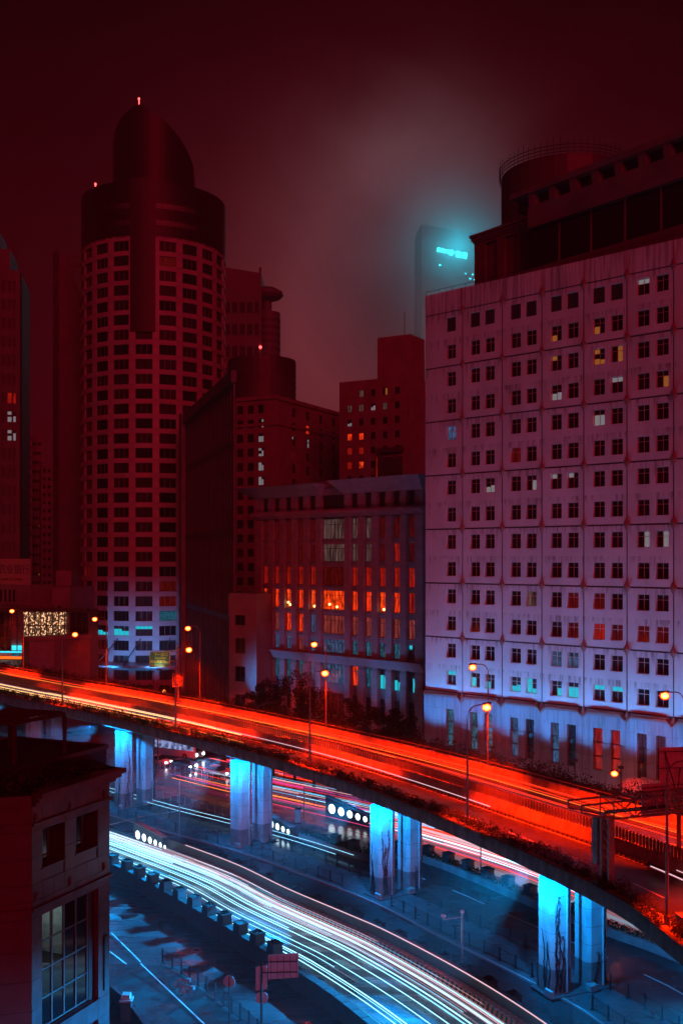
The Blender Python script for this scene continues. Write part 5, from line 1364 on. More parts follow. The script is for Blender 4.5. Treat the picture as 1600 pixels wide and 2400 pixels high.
near_desc = {155: 'near edge lamp in front of the stone corner block', 405: 'near edge lamp just left of the green road sign pole', 715: 'near edge lamp in front of the stone building', 1075: 'near edge lamp whose head glows before the pale office block', 1515: 'near edge lamp pole at the right with its arm across the billboard'}
pn = lamp_parts(9.9, 1.9); pf = lamp_parts(10.9, 2.0)
for (x, y, hd), key in zip(((155, 1626, 19.8), (405, 1686, 20.3), (715, 1772, 21.25), (1075, 1908, 21.65), (1516, 2145, 21.6)), near_desc):
    q = dk(x, y, hd); i = min(range(ND), key=lambda j: (NE[j] - q).length); q = dp(i, 0, .25, .46); nn = NN[i]
    street_lamp(q, math.atan2(nn.y, nn.x), 9.4, 1.9, near_desc[key], L_DECK * (.9 if key != 1516 else 1), parts=lamp_parts(9.4, 1.9), glow=.06, tilt=.52, cone=88)
far_desc = ['far side lamp at the left before the gold light curtain', 'far side lamp in front of the round tower', 'far side lamp beside the finned slab', 'far side lamp glowing before the stone building', 'far side lamp before the pale office block', 'far side lamp with a big flare at the right edge']
for (x, y), lb in zip(((52, 1572), (243, 1592), (462, 1612), (748, 1652), (1124, 1727), (1583, 1890)), far_desc):
    best = min(range(ND), key=lambda j: abs((800 + F * (dp(j, 1).x) / dp(j, 1).y) - x * 1600 / 1568) if dp(j, 1).y > 40 else 1e9)
    q = dp(best, 1, -.02, .0); nn = -NN[best]
    street_lamp(q, math.atan2(nn.y, nn.x), 11.0, 2.0, lb, L_DECK, parts=lamp_parts(11.0, 2.0), tilt=.25, cone=82)
# street lamps down on the far street
for (x, y, Y_), lb in (((147, 1560, 172), 'low street lamp just behind the viaduct near the stone corner block'), ((377, 1586, 152), 'low street lamp glowing under the green road sign'), ((1410, 1773, 106), 'low street lamp among bushes at the foot of the pale office block')):
    q = P(x * 1600 / 1568, y * 2400 / 2352, Y_)
    street_lamp((q.x - .9, q.y, 0), 0, q.z + .1, .9, lb, L_DECK * (.015 if x > 1000 else .16), 'street lamps behind the viaduct', lamp_parts(q.z + .1, .9))
# road sign on the far parapet
i = min(range(ND), key=lambda j: abs(800 + F * dp(j, 1).x / dp(j, 1).y - 427)); q = dp(i, 1, -.5)
rs_ = thing('road_sign', 'green overhead road sign on a post at the far edge of the elevated road', 'road sign', q, R_(9))
b = MB(); b.tube([(0, 0, 0), (0, 0, 7.9)], .16, 8); b.box(-.5, .5, -.4, .4, 0, .7); b.build('post', M['pole'], rs_)
for zz in (7.3, 6.1, 5.0): b = MB(); b.tube([(-1.2, -.05, zz), (.3, -.05, zz)], .07, 5); b.build('bracket', M['pole'], rs_)
b = MB(); b.box(-3.75, -1.05, -.22, -.12, 5.25, 7.35); sgn = b.build('sign_panel', M['green'], rs_)
b = MB()
for x0, x1, z0, z1 in ((-3.72, -1.08, 7.27, 7.32), (-3.72, -1.08, 5.28, 5.33), (-3.72, -3.67, 5.33, 7.27), (-1.13, -1.08, 5.33, 7.27)): b.box(x0, x1, -.235, -.224, z0, z1)
b.build('sign_border', M['signyel'], sgn)
for s_, sz, x, z in (('下一出口', .46, -3.2, 6.78), ('Next Exit', .36, -3.02, 6.36), ('南北高架路', .40, -3.66, 5.86), ('2Km', .34, -1.75, 5.78), ('S-N Elevated Rd.', .27, -3.66, 5.46)): text('sign_letters', s_, sz, M['signyel'], sgn, (x, -.232, z))
b = MB(); b.tube([(-2.4, -.2, 5.1), (-2.4, -1.3, 5.0)], .03, 4); b.box(-2.7, -2.1, -1.45, -1.2, 4.95, 5.1); sl_ = b.build('added_sign_lamp', M['iron'], rs_)
slight('added_sign_light', (-2.4, -1.32, 5.14), (-2.4, -.2, 6.5), 160, (.75, 1.0, .6), 120, .8, .1, rs_)  # added lamp and fixture, there to brighten the green panel
rs2 = thing('prohibition_sign', 'small square sign with a red ring below the green road sign', 'road sign', q + Vector((0, -.25, 0)), R_(9))
b = MB(); b.box(-.7, .72, -.12, -.05, 2.6, 4.4); s2 = b.build('sign_panel', M['green'], rs2)
b = MB()
for x0, x1, z0, z1 in ((-.68, .70, 4.34, 4.38), (-.68, .70, 2.62, 2.66), (-.68, -.64, 2.66, 4.34), (.66, .70, 2.66, 4.34)): b.box(x0, x1, -.135, -.124, z0, z1)
b.build('sign_border', M['signyel'], s2)
rg = [[Vector((math.cos(k * math.pi / 12) * w_, yy, 3.76 + math.sin(k * math.pi / 12) * w_)) for w_, yy in ((.36, -.124), (.5, -.124), (.5, -.15), (.36, -.15))] for k in range(25)]
b = MB(); b.prism([(.36 * math.cos(k * math.pi / 12), .36 * math.sin(k * math.pi / 12)) for k in range(24)], 0, .015); o = b.build('sign_disc', M['signyel'], s2); o.location = (0, -.124, 3.76); o.rotation_euler = (math.pi / 2, 0, 0)
b = MB(); b.sweep(rg, caps=False); b.tube([(-.27, -.15, 4.03), (.27, -.15, 3.49)], .05, 4); b.build('red_ring', M['signred'], s2)
b = MB(); b.box(-.24, .06, -.15, -.14, 3.68, 3.86); b.box(.075, .22, -.15, -.14, 3.68, 3.8); b.build('truck_symbol', M['black'], s2)
text('sign_letters', '外环以内', .27, M['signyel'], s2, (-.55, -.13, 2.98)); text('sign_letters', '禁止货车', .27, M['signyel'], s2, (-.55, -.13, 2.69))
# gantry across the deck at the right
q = dk(1384, 2052, 21.55); gi = min(range(ND), key=lambda j: (NE[j] - q).length); gp = dp(gi, 0, .3, 0); gn = NN[gi]
ga = thing('sign_gantry', 'steel truss sign gantry spanning the elevated road at the right', 'gantry', gp, math.atan2(gn.y, gn.x))
zb, zt_ = 4.9, 6.1; Lg = WD[gi] + 1.2
for sy in (-.42, .42):
    b = MB(); b.box(-.2, .2, sy - .1, sy + .1, .45, zb + .1); b.build('leg', M['pole'], ga)
b = MB()
for k in range(8): b.tube([(0, -.4, .6 + k * .53), (0, .4, 1.13 + k * .53)], .035, 4); b.tube([(0, .4, .6 + k * .68), (0, -.4, .6 + k * .53)], .03, 4)
b.build('lattice', M['iron'], ga)
b = MB(); b.box(-.6, .55, -.75, .75, .46, .62); b.build('base_plate', M['iron'], ga)
b = MB(); b.box(-.25, .45, .75, 1.3, 1.6, 4.6); b.box(-.15, .35, 1.3, 1.5, 2.2, 4.0); b.build('control_cabinet', M['pole'], ga)
for sy in (-.75, .75):
    for z in (zb, zt_): b = MB(); b.tube([(0 if z == zb else -2.4, sy, z + (0 if z == zb else -.15)), (Lg, sy, z + .0)], .075, 5); b.build('chord', M['pole'], ga)
    b = MB(); b.tube([(-2.4, sy, zt_ - .15), (-2.4, sy, zt_ - .6)], .06, 5); b.tube([(-2.4, sy, zt_ - .6), (0, sy, zb)], .07, 5)
    nb = 11
    for k in range(nb):
        x0 = k * Lg / nb; x1 = (k + 1) * Lg / nb; b.tube([(x0, sy, zb), (x0, sy, zt_)], .045, 4)
        b.tube([(x0, sy, zt_), (x1, sy, zb)] if k % 2 == 0 else [(x0, sy, zb), (x1, sy, zt_)], .05, 4)
    b.build('web_bars', M['pole'], ga)
b = MB()
for k in range(nb + 1):
    x0 = k * Lg / nb
    for z in (zb, zt_): b.tube([(x0, -.75, z), (x0, .75, z)], .04, 4)
    if k < nb: b.tube([(x0, -.75, zt_), (x0 + Lg / nb, .75, zt_)], .035, 4)
b.build('cross_bars', M['pole'], ga)
b = MB(); b.box(0, Lg, -.35, .35, zb + .25, zb + .3); b.build('catwalk', M['iron'], ga)
for x0, x1, z0, z1, lb in ((3.3, 5.6, 4.3, 6.5, 'pale rear of a sign board fixed behind the gantry truss'),):
    sp_ = thing('sign_board', lb, 'sign', gp, math.atan2(gn.y, gn.x)); b = MB(); b.box(x0, x1, .85, .93, z0, z1); o = b.build('panel', M['redsteel'], sp_)
    b = MB()
    for k in range(4): b.box(x0 + .1, x1 - .1, .80, .848, z0 + .3 + k * (z1 - z0 - .6) / 3, z0 + .42 + k * (z1 - z0 - .6) / 3)
    b.build('stiffener', M['pole'], sp_)
# large billboard beyond the gantry, seen from behind
bbp = P(1545, 1770, 76); bb = thing('billboard', 'tall billboard seen from behind at the right edge, lit red', 'billboard', (bbp.x, bbp.y, 10.4), math.atan2(gn.y, gn.x) - R_(14))
hz0, hz1 = P(0, 1852, 76).z - 10.4, P(0, 1752, 76).z - 10.4
for r_ in range(2):
    for k in range(7):
        b = MB(); b.box(k * 1.3 + .015, k * 1.3 + 1.285, .1, .16, hz0 + r_ * (hz1 - hz0) / 2 + .015, hz0 + (r_ + 1) * (hz1 - hz0) / 2 - .015); b.build('back_panel', M['redsteel'], bb)
b = MB()
for k in range(5):
    x0 = 1.0 + k * 1.8; b.tube([(x0, -.7, hz0 - .2), (x0 - .6, .05, hz1 - .3)], .055, 4); b.tube([(x0, -.7, hz0 - .2), (x0 + .6, .05, (hz0 + hz1) / 2)], .04, 4); b.tube([(x0, -.7, hz0), (x0, .05, hz0)], .05, 4)
for k in range(3): b.tube([(0, .04, hz0 + .4 + k * (hz1 - hz0) / 2.6), (9, .04, hz0 + .4 + k * (hz1 - hz0) / 2.6)], .04, 4)
b.build('support_struts', M['iron'], bb)
b = MB()
for x0 in (1.2, 7.5): b.tube([(x0, -.6, 0), (x0, -.6, hz0)], .16, 8)
b.tube([(0, -.6, hz0 - .1), (9, -.6, hz0 - .1)], .09, 6); b.build('support_legs', M['pole'], bb)
# utility box and railing stub by the right hand lamp
i = min(range(ND), key=lambda j: (NE[j] - dk(1545, 2150, 21.6)).length); p = dp(i, 0, .9)
cb = thing('utility_box', 'small grey utility box at the foot of the right hand lamp on the viaduct edge', 'utility box', p, math.atan2(NN[i].y, NN[i].x))
b = MB(); b.box(-.4, .4, -.35, .35, .1, 1.25); b.box(-.3, .3, -.28, .28, 0, .1); b.build('cabinet', M['pole'], cb); b = MB(); b.box(-.46, .46, -.41, .41, 1.254, 1.33); b.build('lid', M['pole'], cb); b = MB(); b.box(-.43, -.404, -.3, .3, .2, 1.15); b.build('door', M['signback'], cb)

# poles under the viaduct
def pole_thing(label, px, py, h, r=.07, z=0.0, cat='pole'):
    q = G(px, py, z); t = thing('steel_pole', label, cat, q); b = MB(); b.tube([(0, 0, 0), (0, 0, h)], r, 8); b.tube([(0, 0, 0), (0, 0, .4)], r * 1.7, 8); b.build('shaft', M['steel'], t); return t
t = pole_thing('slim steel traffic pole with a long arm left of the middle pier', 421, 1962, 6.4)
e0 = P(250, 1912, 113) - t.location; b = MB(); b.tube([(0, 0, 3.0), (e0.x * .5, e0.y * .5, 2.95), (e0.x, e0.y, 2.4)], .045, 5); b.build('arm', M['steel'], t)
b = MB(); b.box(e0.x * .6 - .2, e0.x * .6 + .2, -.25 + e0.y * .6, .1 + e0.y * .6, 2.2, 3.0); b.build('signal_box', M['iron'], t)
t = pole_thing('slim steel pole with cabinet in front of the red street', 713, 1926, 4.2, .09); 
q = G(698, 1929); cbx = thing('street_cabinet', 'pale steel street cabinet beside the slim pole under the viaduct', 'cabinet', q); b = MB(); b.box(-.35, .35, -.25, .25, .1, 1.7); b.build('cabinet', M['steel'], cbx); b = MB(); b.box(-.4, .4, -.3, .3, 0, .1); b.box(-.38, .38, -.28, .28, 1.704, 1.78); b.build('cap', M['iron'], cbx); b = MB(); b.box(-.3, .3, -.275, -.252, .2, 1.6); b.build('door', M['signback'], cbx)
t = pole_thing('thin steel pole standing in the white glare of the far street', 1126, 2050, 3.4, .07)
t = pole_thing('grey camera pole between the retaining wall and the side lane', 1082, 2275, 4.55, .10, cat='camera pole')
b = MB(); b.tube([(0, 0, 4.15), (-1.45, -.1, 4.0)], .05, 6); b.build('arm', M['steel'], t)
b = MB(); b.ball((0, -.1, 4.6), .17, 10, 6); b.build('dome_camera', M['white'], t)
b = MB(); Mx = Matrix.Translation((-1.45, -.15, 4.3)) @ Matrix.Rotation(R_(25), 4, 'Y') @ Matrix.Rotation(R_(40), 4, 'Z'); b.box(-.2, .2, -.09, .09, -.09, .09, Mx); b.tube([(-1.45, -.1, 4.0), (-1.45, -.12, 4.25)], .03, 5); b.build('box_camera', M['white'], t)
# signs in the foreground street, seen from behind
def sp(px, py): return G(px, py)
q = Vector(sp(537, 2430)); s1 = thing('round_sign', 'round traffic sign on a thin pole seen from behind beside the bicycles', 'traffic sign', q)
zc = 32 - (2301 - HY) / F * q.y
b = MB(); b.tube([(0, 0, 0), (0, 0, zc + .35)], .045, 6); b.build('post', M['iron'], s1)
b = MB(); b.prism([(.40 * math.cos(k * math.pi / 14), .40 * math.sin(k * math.pi / 14)) for k in range(28)], 0, .03); o = b.build('sign_disc', M['signback'], s1); o.location = (0, .06, zc); o.rotation_euler = (R_(90), 0, R_(-12))
q = Vector(sp(613, 2440)); s1 = thing('sign_post', 'post with a large rectangular board and two small signs, all seen from behind', 'traffic sign', q)
kz = q.y / F; zz = lambda y: 32 - (y - HY) * kz; xx = lambda x: (x - 613) * kz
b = MB(); b.tube([(0, 0, 0), (0, 0, zz(2256))], .085, 8); b.build('post', M['iron'], s1)
def slab(x0, x1, y0, y1, yy, name, m):
    b = MB(); sk = (y1 - y0) * kz * .08
    b.hexa([(xx(x0), yy, zz(y1)), (xx(x1), yy + .0, zz(y1) + sk), (xx(x1), yy + .04, zz(y1) + sk), (xx(x0), yy + .04, zz(y1)), (xx(x0), yy, zz(y0)), (xx(x1), yy, zz(y0) + sk), (xx(x1), yy + .04, zz(y0) + sk), (xx(x0), yy + .04, zz(y0))]); return b.build(name, m, s1)
big = slab(628, 699, 2240, 2297, .12, 'sign_board', M['signback'])
b = MB()
for k in range(5): x_ = 634 + k * 15; b.box(xx(x_), xx(x_ + 1.2), .09, .118, zz(2295), zz(2242))
b.build('stiffener', M['iron'], big)
for y_ in (2256, 2281): b = MB(); b.tube([(0, .05, zz(y_)), (xx(697), .05, zz(y_ - 2))], .045, 5); b.build('bracket', M['iron'], s1)
slab(599, 626, 2268, 2324, .12, 'small_board', M['signback'])
b = MB(); b.prism([(14.5 * kz * math.cos(k * math.pi / 14), 14.5 * kz * math.sin(k * math.pi / 14)) for k in range(28)], 0, .03); o = b.build('sign_disc', M['signback'], s1); o.location = (0, .16, zz(2341)); o.rotation_euler = (R_(90), 0, 0)

# foreground pavement corner
mb = MB(); pts = [G(*q) for q in ((250, 2262), (382, 2266), (430, 2282), (600, 2440), (420, 2620), (200, 2620))]
mb.prism([(p.x, p.y) for p in pts], 0.0, .12); struct(mb.build('foreground_pavement', M['paving2']), 'dark paved corner in front of the granite building')
mb = MB()
for (x0, y0), (x1, y1) in (((262, 2190), (330, 2258)), ((330, 2262), (480, 2405))):
    a_, b_ = Vector(G(x0, y0)), Vector(G(x1, y1)); d_ = (b_ - a_).normalized(); nn = Vector((-d_.y, d_.x, 0)) * .05; up = Vector((0, 0, .126)); mb.quad(a_ - nn + up, b_ - nn + up, b_ + nn + up, a_ + nn + up)
struct(mb.build('kerb_line', M['white']), 'thin pale kerb line across the dark pavement')
RF = crs([tuple(Vector(G(*q))) for q in ((381, 2262), (418, 2282), (460, 2312), (505, 2345), (545, 2380), (590, 2420), (640, 2470))], .5)
fr = railing(RF, 'broken dark iron fence between the foreground pavement and the wet street', h=1.15, sp=1.35, bars=9, z=.1)
b = MB(); rr = [[Vector((math.cos(k * math.pi / 12) * w_, math.sin(k * math.pi / 12) * w_, z_)) for w_, z_ in ((.28, .0), (.42, .0), (.42, .035), (.28, .035))] for k in range(25)]; b.sweep(rr, caps=False)
mh = thing('manhole_cover', 'round manhole cover in the wet blue street', 'manhole cover', Vector(G(460, 2227)) + Vector((0, 0, .004))); b.build('rim', M['steel'], mh)
b = MB(); b.prism([(.27 * math.cos(k * math.pi / 12), .27 * math.sin(k * math.pi / 12)) for k in range(24)], 0, .025); b.build('lid', M['iron'], mh)
q = G(297, 2395); gp_ = thing('gate_pillar', 'short dark gate pillar with a pale cap at the bottom left', 'pillar', q); b = MB(); b.box(-.35, .35, -.35, .35, 0, 1.5); b.build('shaft', M['granite_dk'], gp_); b = MB(); b.box(-.42, .42, -.42, .42, 1.504, 1.62); b.box(-.28, .28, -.28, .28, 1.62, 1.95); b.build('cap', M['signback'], gp_)
wl = crs([tuple(Vector(G(*q))) for q in ((252, 2335), (300, 2380), (345, 2440))], .6); t = thing('low_wall', 'low dark boundary wall at the bottom left corner', 'wall'); b = MB(); wallsweep(b, wl, [(-.12, 0), (.12, 0), (.12, 1.0), (-.12, 1.0)]); b.build('wall_face', M['granite_dk'], t); b = MB(); wallsweep(b, wl, [(-.17, 1.004), (.17, 1.004), (.17, 1.1), (-.17, 1.1)]); b.build('coping', M['granite'], t)
def bicycle(loc, rz, label, col):
    t = thing('bicycle', label, 'bicycle', loc, rz, 'bicycles by the fence')
    for x in (-.52, .52):
        b = MB(); rr = [[Vector((x + math.cos(k * math.pi / 10) * (.33 + .02 * math.cos(j * math.pi / 2)), .02 * math.sin(j * math.pi / 2), .35 + math.sin(k * math.pi / 10) * (.33 + .02 * math.cos(j * math.pi / 2)))) for j in range(4)] for k in range(21)]; b.sweep(rr, caps=False); w = b.build('wheel', M['tyre'], t)
        b = MB()
        for k in range(8): b.tube([(x, 0, .35), (x + .32 * math.cos(k * math.pi / 4), 0, .35 + .32 * math.sin(k * math.pi / 4))], .006, 3)
        b.build('spokes', M['steel'], w)
    b = MB()
    for a_, c_ in (((-.52, 0, .35), (-.05, 0, .32)), ((-.52, 0, .35), (-.2, 0, .8)), ((-.05, 0, .32), (-.2, 0, .85)), ((-.05, 0, .32), (.36, 0, .78)), ((-.2, 0, .78), (.34, 0, .82)), ((.36, 0, .9), (.52, 0, .35))): b.tube([a_, c_], .028, 5)
    b.build('frame', col, t)
    b = MB(); b.tube([(.36, 0, .9), (.33, 0, 1.02)], .02, 5); b.tube([(.3, -.28, 1.04), (.35, 0, 1.02), (.3, .28, 1.04)], .018, 5); b.build('handlebar', M['iron'], t)
    b = MB(); b.hexa([(-.36, -.08, .87), (-.05, -.03, .87), (-.05, .03, .87), (-.36, .08, .87), (-.34, -.07, .92), (-.06, -.025, .91), (-.06, .025, .91), (-.34, .07, .92)]); b.build('saddle', M['black'], t)
    b = MB(); b.box(.5, .78, -.14, .14, .72, .95); b.build('basket', M['steel'], t); return t
redp = mat('bicycle_red', (.55, .04, .03), .4)
q = Vector(G(434, 2338, .12)); bicycle(q, R_(-25), 'red bicycle parked by the dark fence, nearer the road sign', redp)
q2 = Vector(G(423, 2322, .12)); bicycle(q2, R_(-12), 'red bicycle parked just behind the other one by the dark fence', redp)

# vehicles waiting on the crossing
def car(loc, rz, label, paint, cat='car', van=False):
    t = thing('parked_car', label, cat, loc, rz, 'cars on the wet crossing')
    H = 1.05 if van else .86
    prof = [(-2.1, .35), (-2.15, .62), (-2.05, .84), (-1.3, .92), (1.0, .90), (1.95, .76), (2.15, .55), (2.1, .30)]
    b = MB(); rings = []
    for y, s_, up in ((-.86, .96, -.04), (-.80, 1, 0), (.80, 1, 0), (.86, .96, -.04)): rings.append([Vector((x * s_, y, z + (up if z > .5 else 0))) for x, z in prof])
    b.sweep(rings); b.build('body', paint, t)
    cab = [(-1.75, .90), (-1.25, .92 + H * .6), (.15, .92 + H * .6), (.95, .89)]
    b = MB(); rings = []
    for y, s_ in ((-.74, 1.0), (-.60, .9), (.60, .9), (.74, 1.0)):
        rings.append([Vector((x, y, z if (abs(y) < .7 or z < 1.0) else z - .12)) for x, z in cab])
    b.sweep(rings); cabin = b.build('cabin', M['glass'], t)
    b = MB(); b.hexa([(-1.22, -.6, .93 + H * .6), (.12, -.6, .93 + H * .6), (.12, .6, .93 + H * .6), (-1.22, .6, .93 + H * .6), (-1.1, -.5, .97 + H * .6), (0, -.5, .97 + H * .6), (0, .5, .97 + H * .6), (-1.1, .5, .97 + H * .6)]); b.build('roof', paint, t)
    for x in (-1.3, 1.3):
        for y in (-.84, .84):
            b = MB(); b.tube([(x, y - .1, .33), (x, y + .1, .33)], .33, 14); w = b.build('wheel', M['tyre'], t); b = MB(); b.tube([(x, y - .115, .33), (x, y + .115, .33)], .19, 10); b.build('rim', M['steel'], w)
    for y in (-.6, .6):
        b = MB(); b.box(2.0, 2.17, y - .16, y + .16, .56, .70); b.build('headlight', E['head'], t)
        b = MB(); b.box(-2.17, -2.08, y - .16, y + .16, .62, .78); b.build('taillight', E['tail'], t)
    return t
wp = mat('car_paint_white', (.6, .62, .65), .25); gp2 = mat('car_paint_dark', (.05, .055, .07), .2)
for (x, y, lb, pt) in ((372, 1792, 'light car waiting behind the bollards next to the vine covered pier', wp), (428, 1802, 'dark car waiting behind the bollards, between two lighter ones', gp2), (512, 1818, 'light car waiting behind the bollards beside the next pier', wp)):
    q = Vector(G(x, y)); car(q, R_(-33), lb, pt)
q = Vector(G(405, 1772)); bu = thing('bus', 'long bus with bluish lit windows beyond the waiting cars', 'bus', q, R_(-30))
b = MB(); rings = [[Vector((x, y, z)) for y, z in ((-1.2, .35), (1.2, .35), (1.22, 1.4), (1.15, 2.9), (.9, 3.1), (-.9, 3.1), (-1.15, 2.9), (-1.22, 1.4))] for x in (-5.5, 5.5)]; b.sweep(rings); b.build('body', wp, bu)
for k in range(7): b = MB(); b.box(-5.1 + k * 1.48, -3.75 + k * 1.48, -1.26, -1.235, 1.45, 2.6); b.build('window', E['buspanel'], bu)
b = MB(); b.box(5.502, 5.53, -1.0, 1.0, 1.3, 2.7); b.build('windscreen', M['glass'], bu)
for x in (-3.6, 3.4):
    for y in (-1.1, 1.1): b = MB(); b.tube([(x, y - .14, .48), (x, y + .14, .48)], .48, 14); w = b.build('wheel', M['tyre'], bu); b = MB(); b.tube([(x, y - .15, .48), (x, y + .15, .48)], .25, 10); b.build('rim', M['steel'], w)
for y in (-.85, .85): b = MB(); b.box(5.5, 5.56, y - .2, y + .2, .7, .95); b.build('headlight', E['head'], bu); b = MB(); b.box(-5.56, -5.5, y - .15, y + .15, .8, 1.2); b.build('taillight', E['tail'], bu)
bm = MB(); bm.tube([(0, 0, 0), (0, 0, .78)], .045, 8); bm.ball((0, 0, .8), .06, 8, 4); bmm = bm.mesh('post', M['white']); bm = MB(); bm.tube([(0, 0, 0), (0, 0, .06)], .11, 8); bmb = bm.mesh('base', M['iron'])
bz = [(352, 1791), (364, 1794), (376, 1798), (387, 1802), (399, 1804), (411, 1808), (423, 1810.5), (435, 1812), (448, 1814.5), (473, 1820), (487, 1825), (499, 1828), (512, 1831), (527, 1834)]
for k, (x, y) in enumerate(bz):
    t = thing('bollard', f'slim white bollard in the row before the waiting cars, {ORD[k]} from the vine covered pier', 'bollard', G(x, y), 0, 'bollards in front of the cars'); link('post', bmm, t); link('base', bmb, t)
for k, (x, y) in enumerate([(653, 1866), (679, 1869), (690, 1872), (696, 1876), (704, 1880), (724, 1884), (740, 1891)]):
    t = thing('bollard', f'slim white bollard on the red street between the middle piers, {ORD[k]} from the left', 'bollard', G(x, y), 0, 'bollards between the middle piers'); link('post', bmm, t); link('base', bmb, t)

# ================================================================== PLANTS BEHIND THE VIADUCT
rng = random.Random(17)
def tree(label, x, y, h, rad, seed, group='trees behind the viaduct'):
    r_ = random.Random(seed); t = thing('tree', label, 'tree', (x, y, 0), 0, group)
    b = MB(); b.tube([(0, 0, 0), (.1, .05, h * .3), (-.05, .1, h * .62)], [.24, .17, .09], 7)
    for k in range(7):
        a = r_.uniform(0, 6.28); z = h * r_.uniform(.3, .6); l = rad * r_.uniform(.5, .9); b.tube([(0, 0, z), (l * .5 * math.cos(a), l * .5 * math.sin(a), z + l * .45), (l * math.cos(a), l * math.sin(a), z + l * .7)], [.08, .05, .02], 5)
    b.build('trunk', M['bark'], t)
    b = MB()
    for k in range(30):
        a = r_.uniform(0, 6.28); rr = rad * math.sqrt(r_.random()) * .85; z = h * r_.uniform(.42, .95); rr *= (1.15 - abs(z / h - .6)); c_ = rad * r_.uniform(.22, .42)
        leaves(b, (rr * math.cos(a), rr * math.sin(a), z), c_, c_, c_ * .8, 190, .125, r_)
    b.build('crown', M['leaf'], t); return t
for k, (px, Y_, h, rad, lb) in enumerate(((598, 152, 13.6, 2.3, 'dark bushy tree at the left corner of the stone building'), (640, 148, 14.4, 2.6, 'dark tree under the second window column of the stone building'), (690, 143, 16.2, 3.2, 'tallest dark tree in front of the stone building'),
        (735, 139, 15.0, 2.9, 'dark rounded tree just left of the tall lamp before the stone building'), (790, 136, 14.2, 2.8, 'dark broad tree right of the tall lamp before the stone building'), (850, 133, 13.6, 2.8, 'dark tree under the red window of the stone building'),
        (905, 130, 13.2, 2.7, 'dark tree near the right end of the stone building'), (955, 127, 12.6, 2.5, 'dark tree beside the left edge of the pale office block'))):
    tree(lb, (px - 800) / F * Y_, Y_, h, rad, 50 + k)
mb = MB(); mb2 = MB()
for i in range(8, ND - 10):
    for j in range(2):
        p = dp(i, 1, 1.0 + rng.uniform(0, .8)); gap = p.x < -45
        hh = rng.uniform(.5, 1.0)
        leaves(mb, (p.x, p.y, p.z + .5 + hh * .3), .8, .8, hh * .8, 70, .10, rng)
for i in range(8, ND - 10):
    for j in range(2): p = dp(i, 1, 3.2 + rng.uniform(-.8, 1.2)); leaves(mb, (p.x, p.y, p.z + .35 + rng.uniform(-.6, .4)), 1.1, 1.1, 1.0, 80, .12, rng)
stuff(tag(mb.build('hedge', M['leaf']), 'long dark hedge and shrubs along the far side of the elevated road', 'hedge'))
mb = MB()
dsweep(mb, [(1, .9, -.6), (1, 5.5, -.6), (1, 5.5, -.1), (1, .9, -.1)], 6, ND - 8)
struct(mb.build('planted_terrace', M['soil']), 'planted bank behind the elevated road')
# bushes at the foot of the pale block
mb = MB()
for k in range(46):
    t_ = rng.uniform(2, 40); p = Vector(A) + Vector((.722, -.691, 0)) * t_ + Vector((-.691, -.722, 0)) * rng.uniform(1.2, 3.2); leaves(mb, (p.x, p.y, 8.0 + rng.uniform(-1.4, 1.3) - t_ * .02), 1.3, 1.3, 1.2, 150, .12, rng)
stuff(tag(mb.build('shrubs', M['leaf']), 'dark climbing shrubs at the foot of the pale office block', 'shrubs'))

# ================================================================== LIGHT OF THE PASSING TRAFFIC
def streak(mb, path, d, z, r, s0, s1, mi, step=1.5):
    L_ = plen(path); s1 = min(s1, L_ - .1); pts = []; s_ = s0
    while s_ < s1: p, nn, _ = at_len(path, s_); pts.append(p + nn * d + Vector((0, 0, z))); s_ += step
    if len(pts) > 1: mb.mi = mi; mb.tube(pts, r, 4)
rng = random.Random(31)
mb = MB(); mats_ = [E['trail_w'], E['trail_c'], E['trail_p'], E['trail_v']]
base = plen(W2road)
# bright pair lines near the parapet, thin ones further out
for d, z, r, s0, s1, mi in ((-.95, .62, .030, 10, 120, 0), (-1.12, .66, .02, 10, 120, 2), (-1.3, .70, .03, 16, 120, 2), (-1.6, .62, .035, 8, 120, 0), (-1.75, .64, .018, 20, 120, 0), (-2.0, .75, .02, 12, 120, 2), (-2.35, .62, .03, 12, 58, 0), (-2.85, .62, .04, 10, 120, 0), (-3.25, .62, .04, 14, 120, 0),
                            (-3.6, .9, .02, 20, 120, 1), (-3.9, .62, .02, 24, 80, 0), (-5.0, .62, .03, 12, 66, 1), (-5.3, .62, .025, 50, 120, 0), (-6.7, .62, .035, 10, 120, 0), (-6.95, .62, .018, 14, 120, 0), (-7.4, .65, .03, 38, 120, 0), (-4.2, .62, .028, 30, 120, 0), (-5.9, .62, .016, 26, 90, 0), (-8.2, .6, .022, 30, 120, 1), (-4.4, 1.0, .018, 16, 70, 1), (-6.1, 1.0, .018, 10, 60, 1)):
    streak(mb, W2road, d, z, r, s0, s1, mi)
for k in range(140):
    s0 = rng.uniform(6, 74); streak(mb, W2road, rng.gauss(-1.6, .55), rng.uniform(.35, 1.2), rng.uniform(.005, .016), s0, s0 + rng.uniform(8, 40), rng.choice((0, 2, 2, 2, 1)))
for k in range(44):
    s0 = rng.uniform(4, 64); streak(mb, W2road, rng.uniform(-8.2, -2.6), rng.uniform(.3, .9), rng.uniform(.005, .012), s0, s0 + rng.uniform(6, 34), rng.choice((0, 1, 1, 1, 3)))
streak(mb, W2, .50, 1.50, .045, 3.5, 80, 2)
stuff(tag(mb.build('headlight_streaks', mats_), 'long white and cyan headlight streaks sweeping along the sunken road', 'light streaks'))
mb = MB(); mats_ = [E['trail_r'], E['trail_m'], E['trail_w'], E['trail_p'], E['trail_o'], E['trail_v'], E['trail_c']]
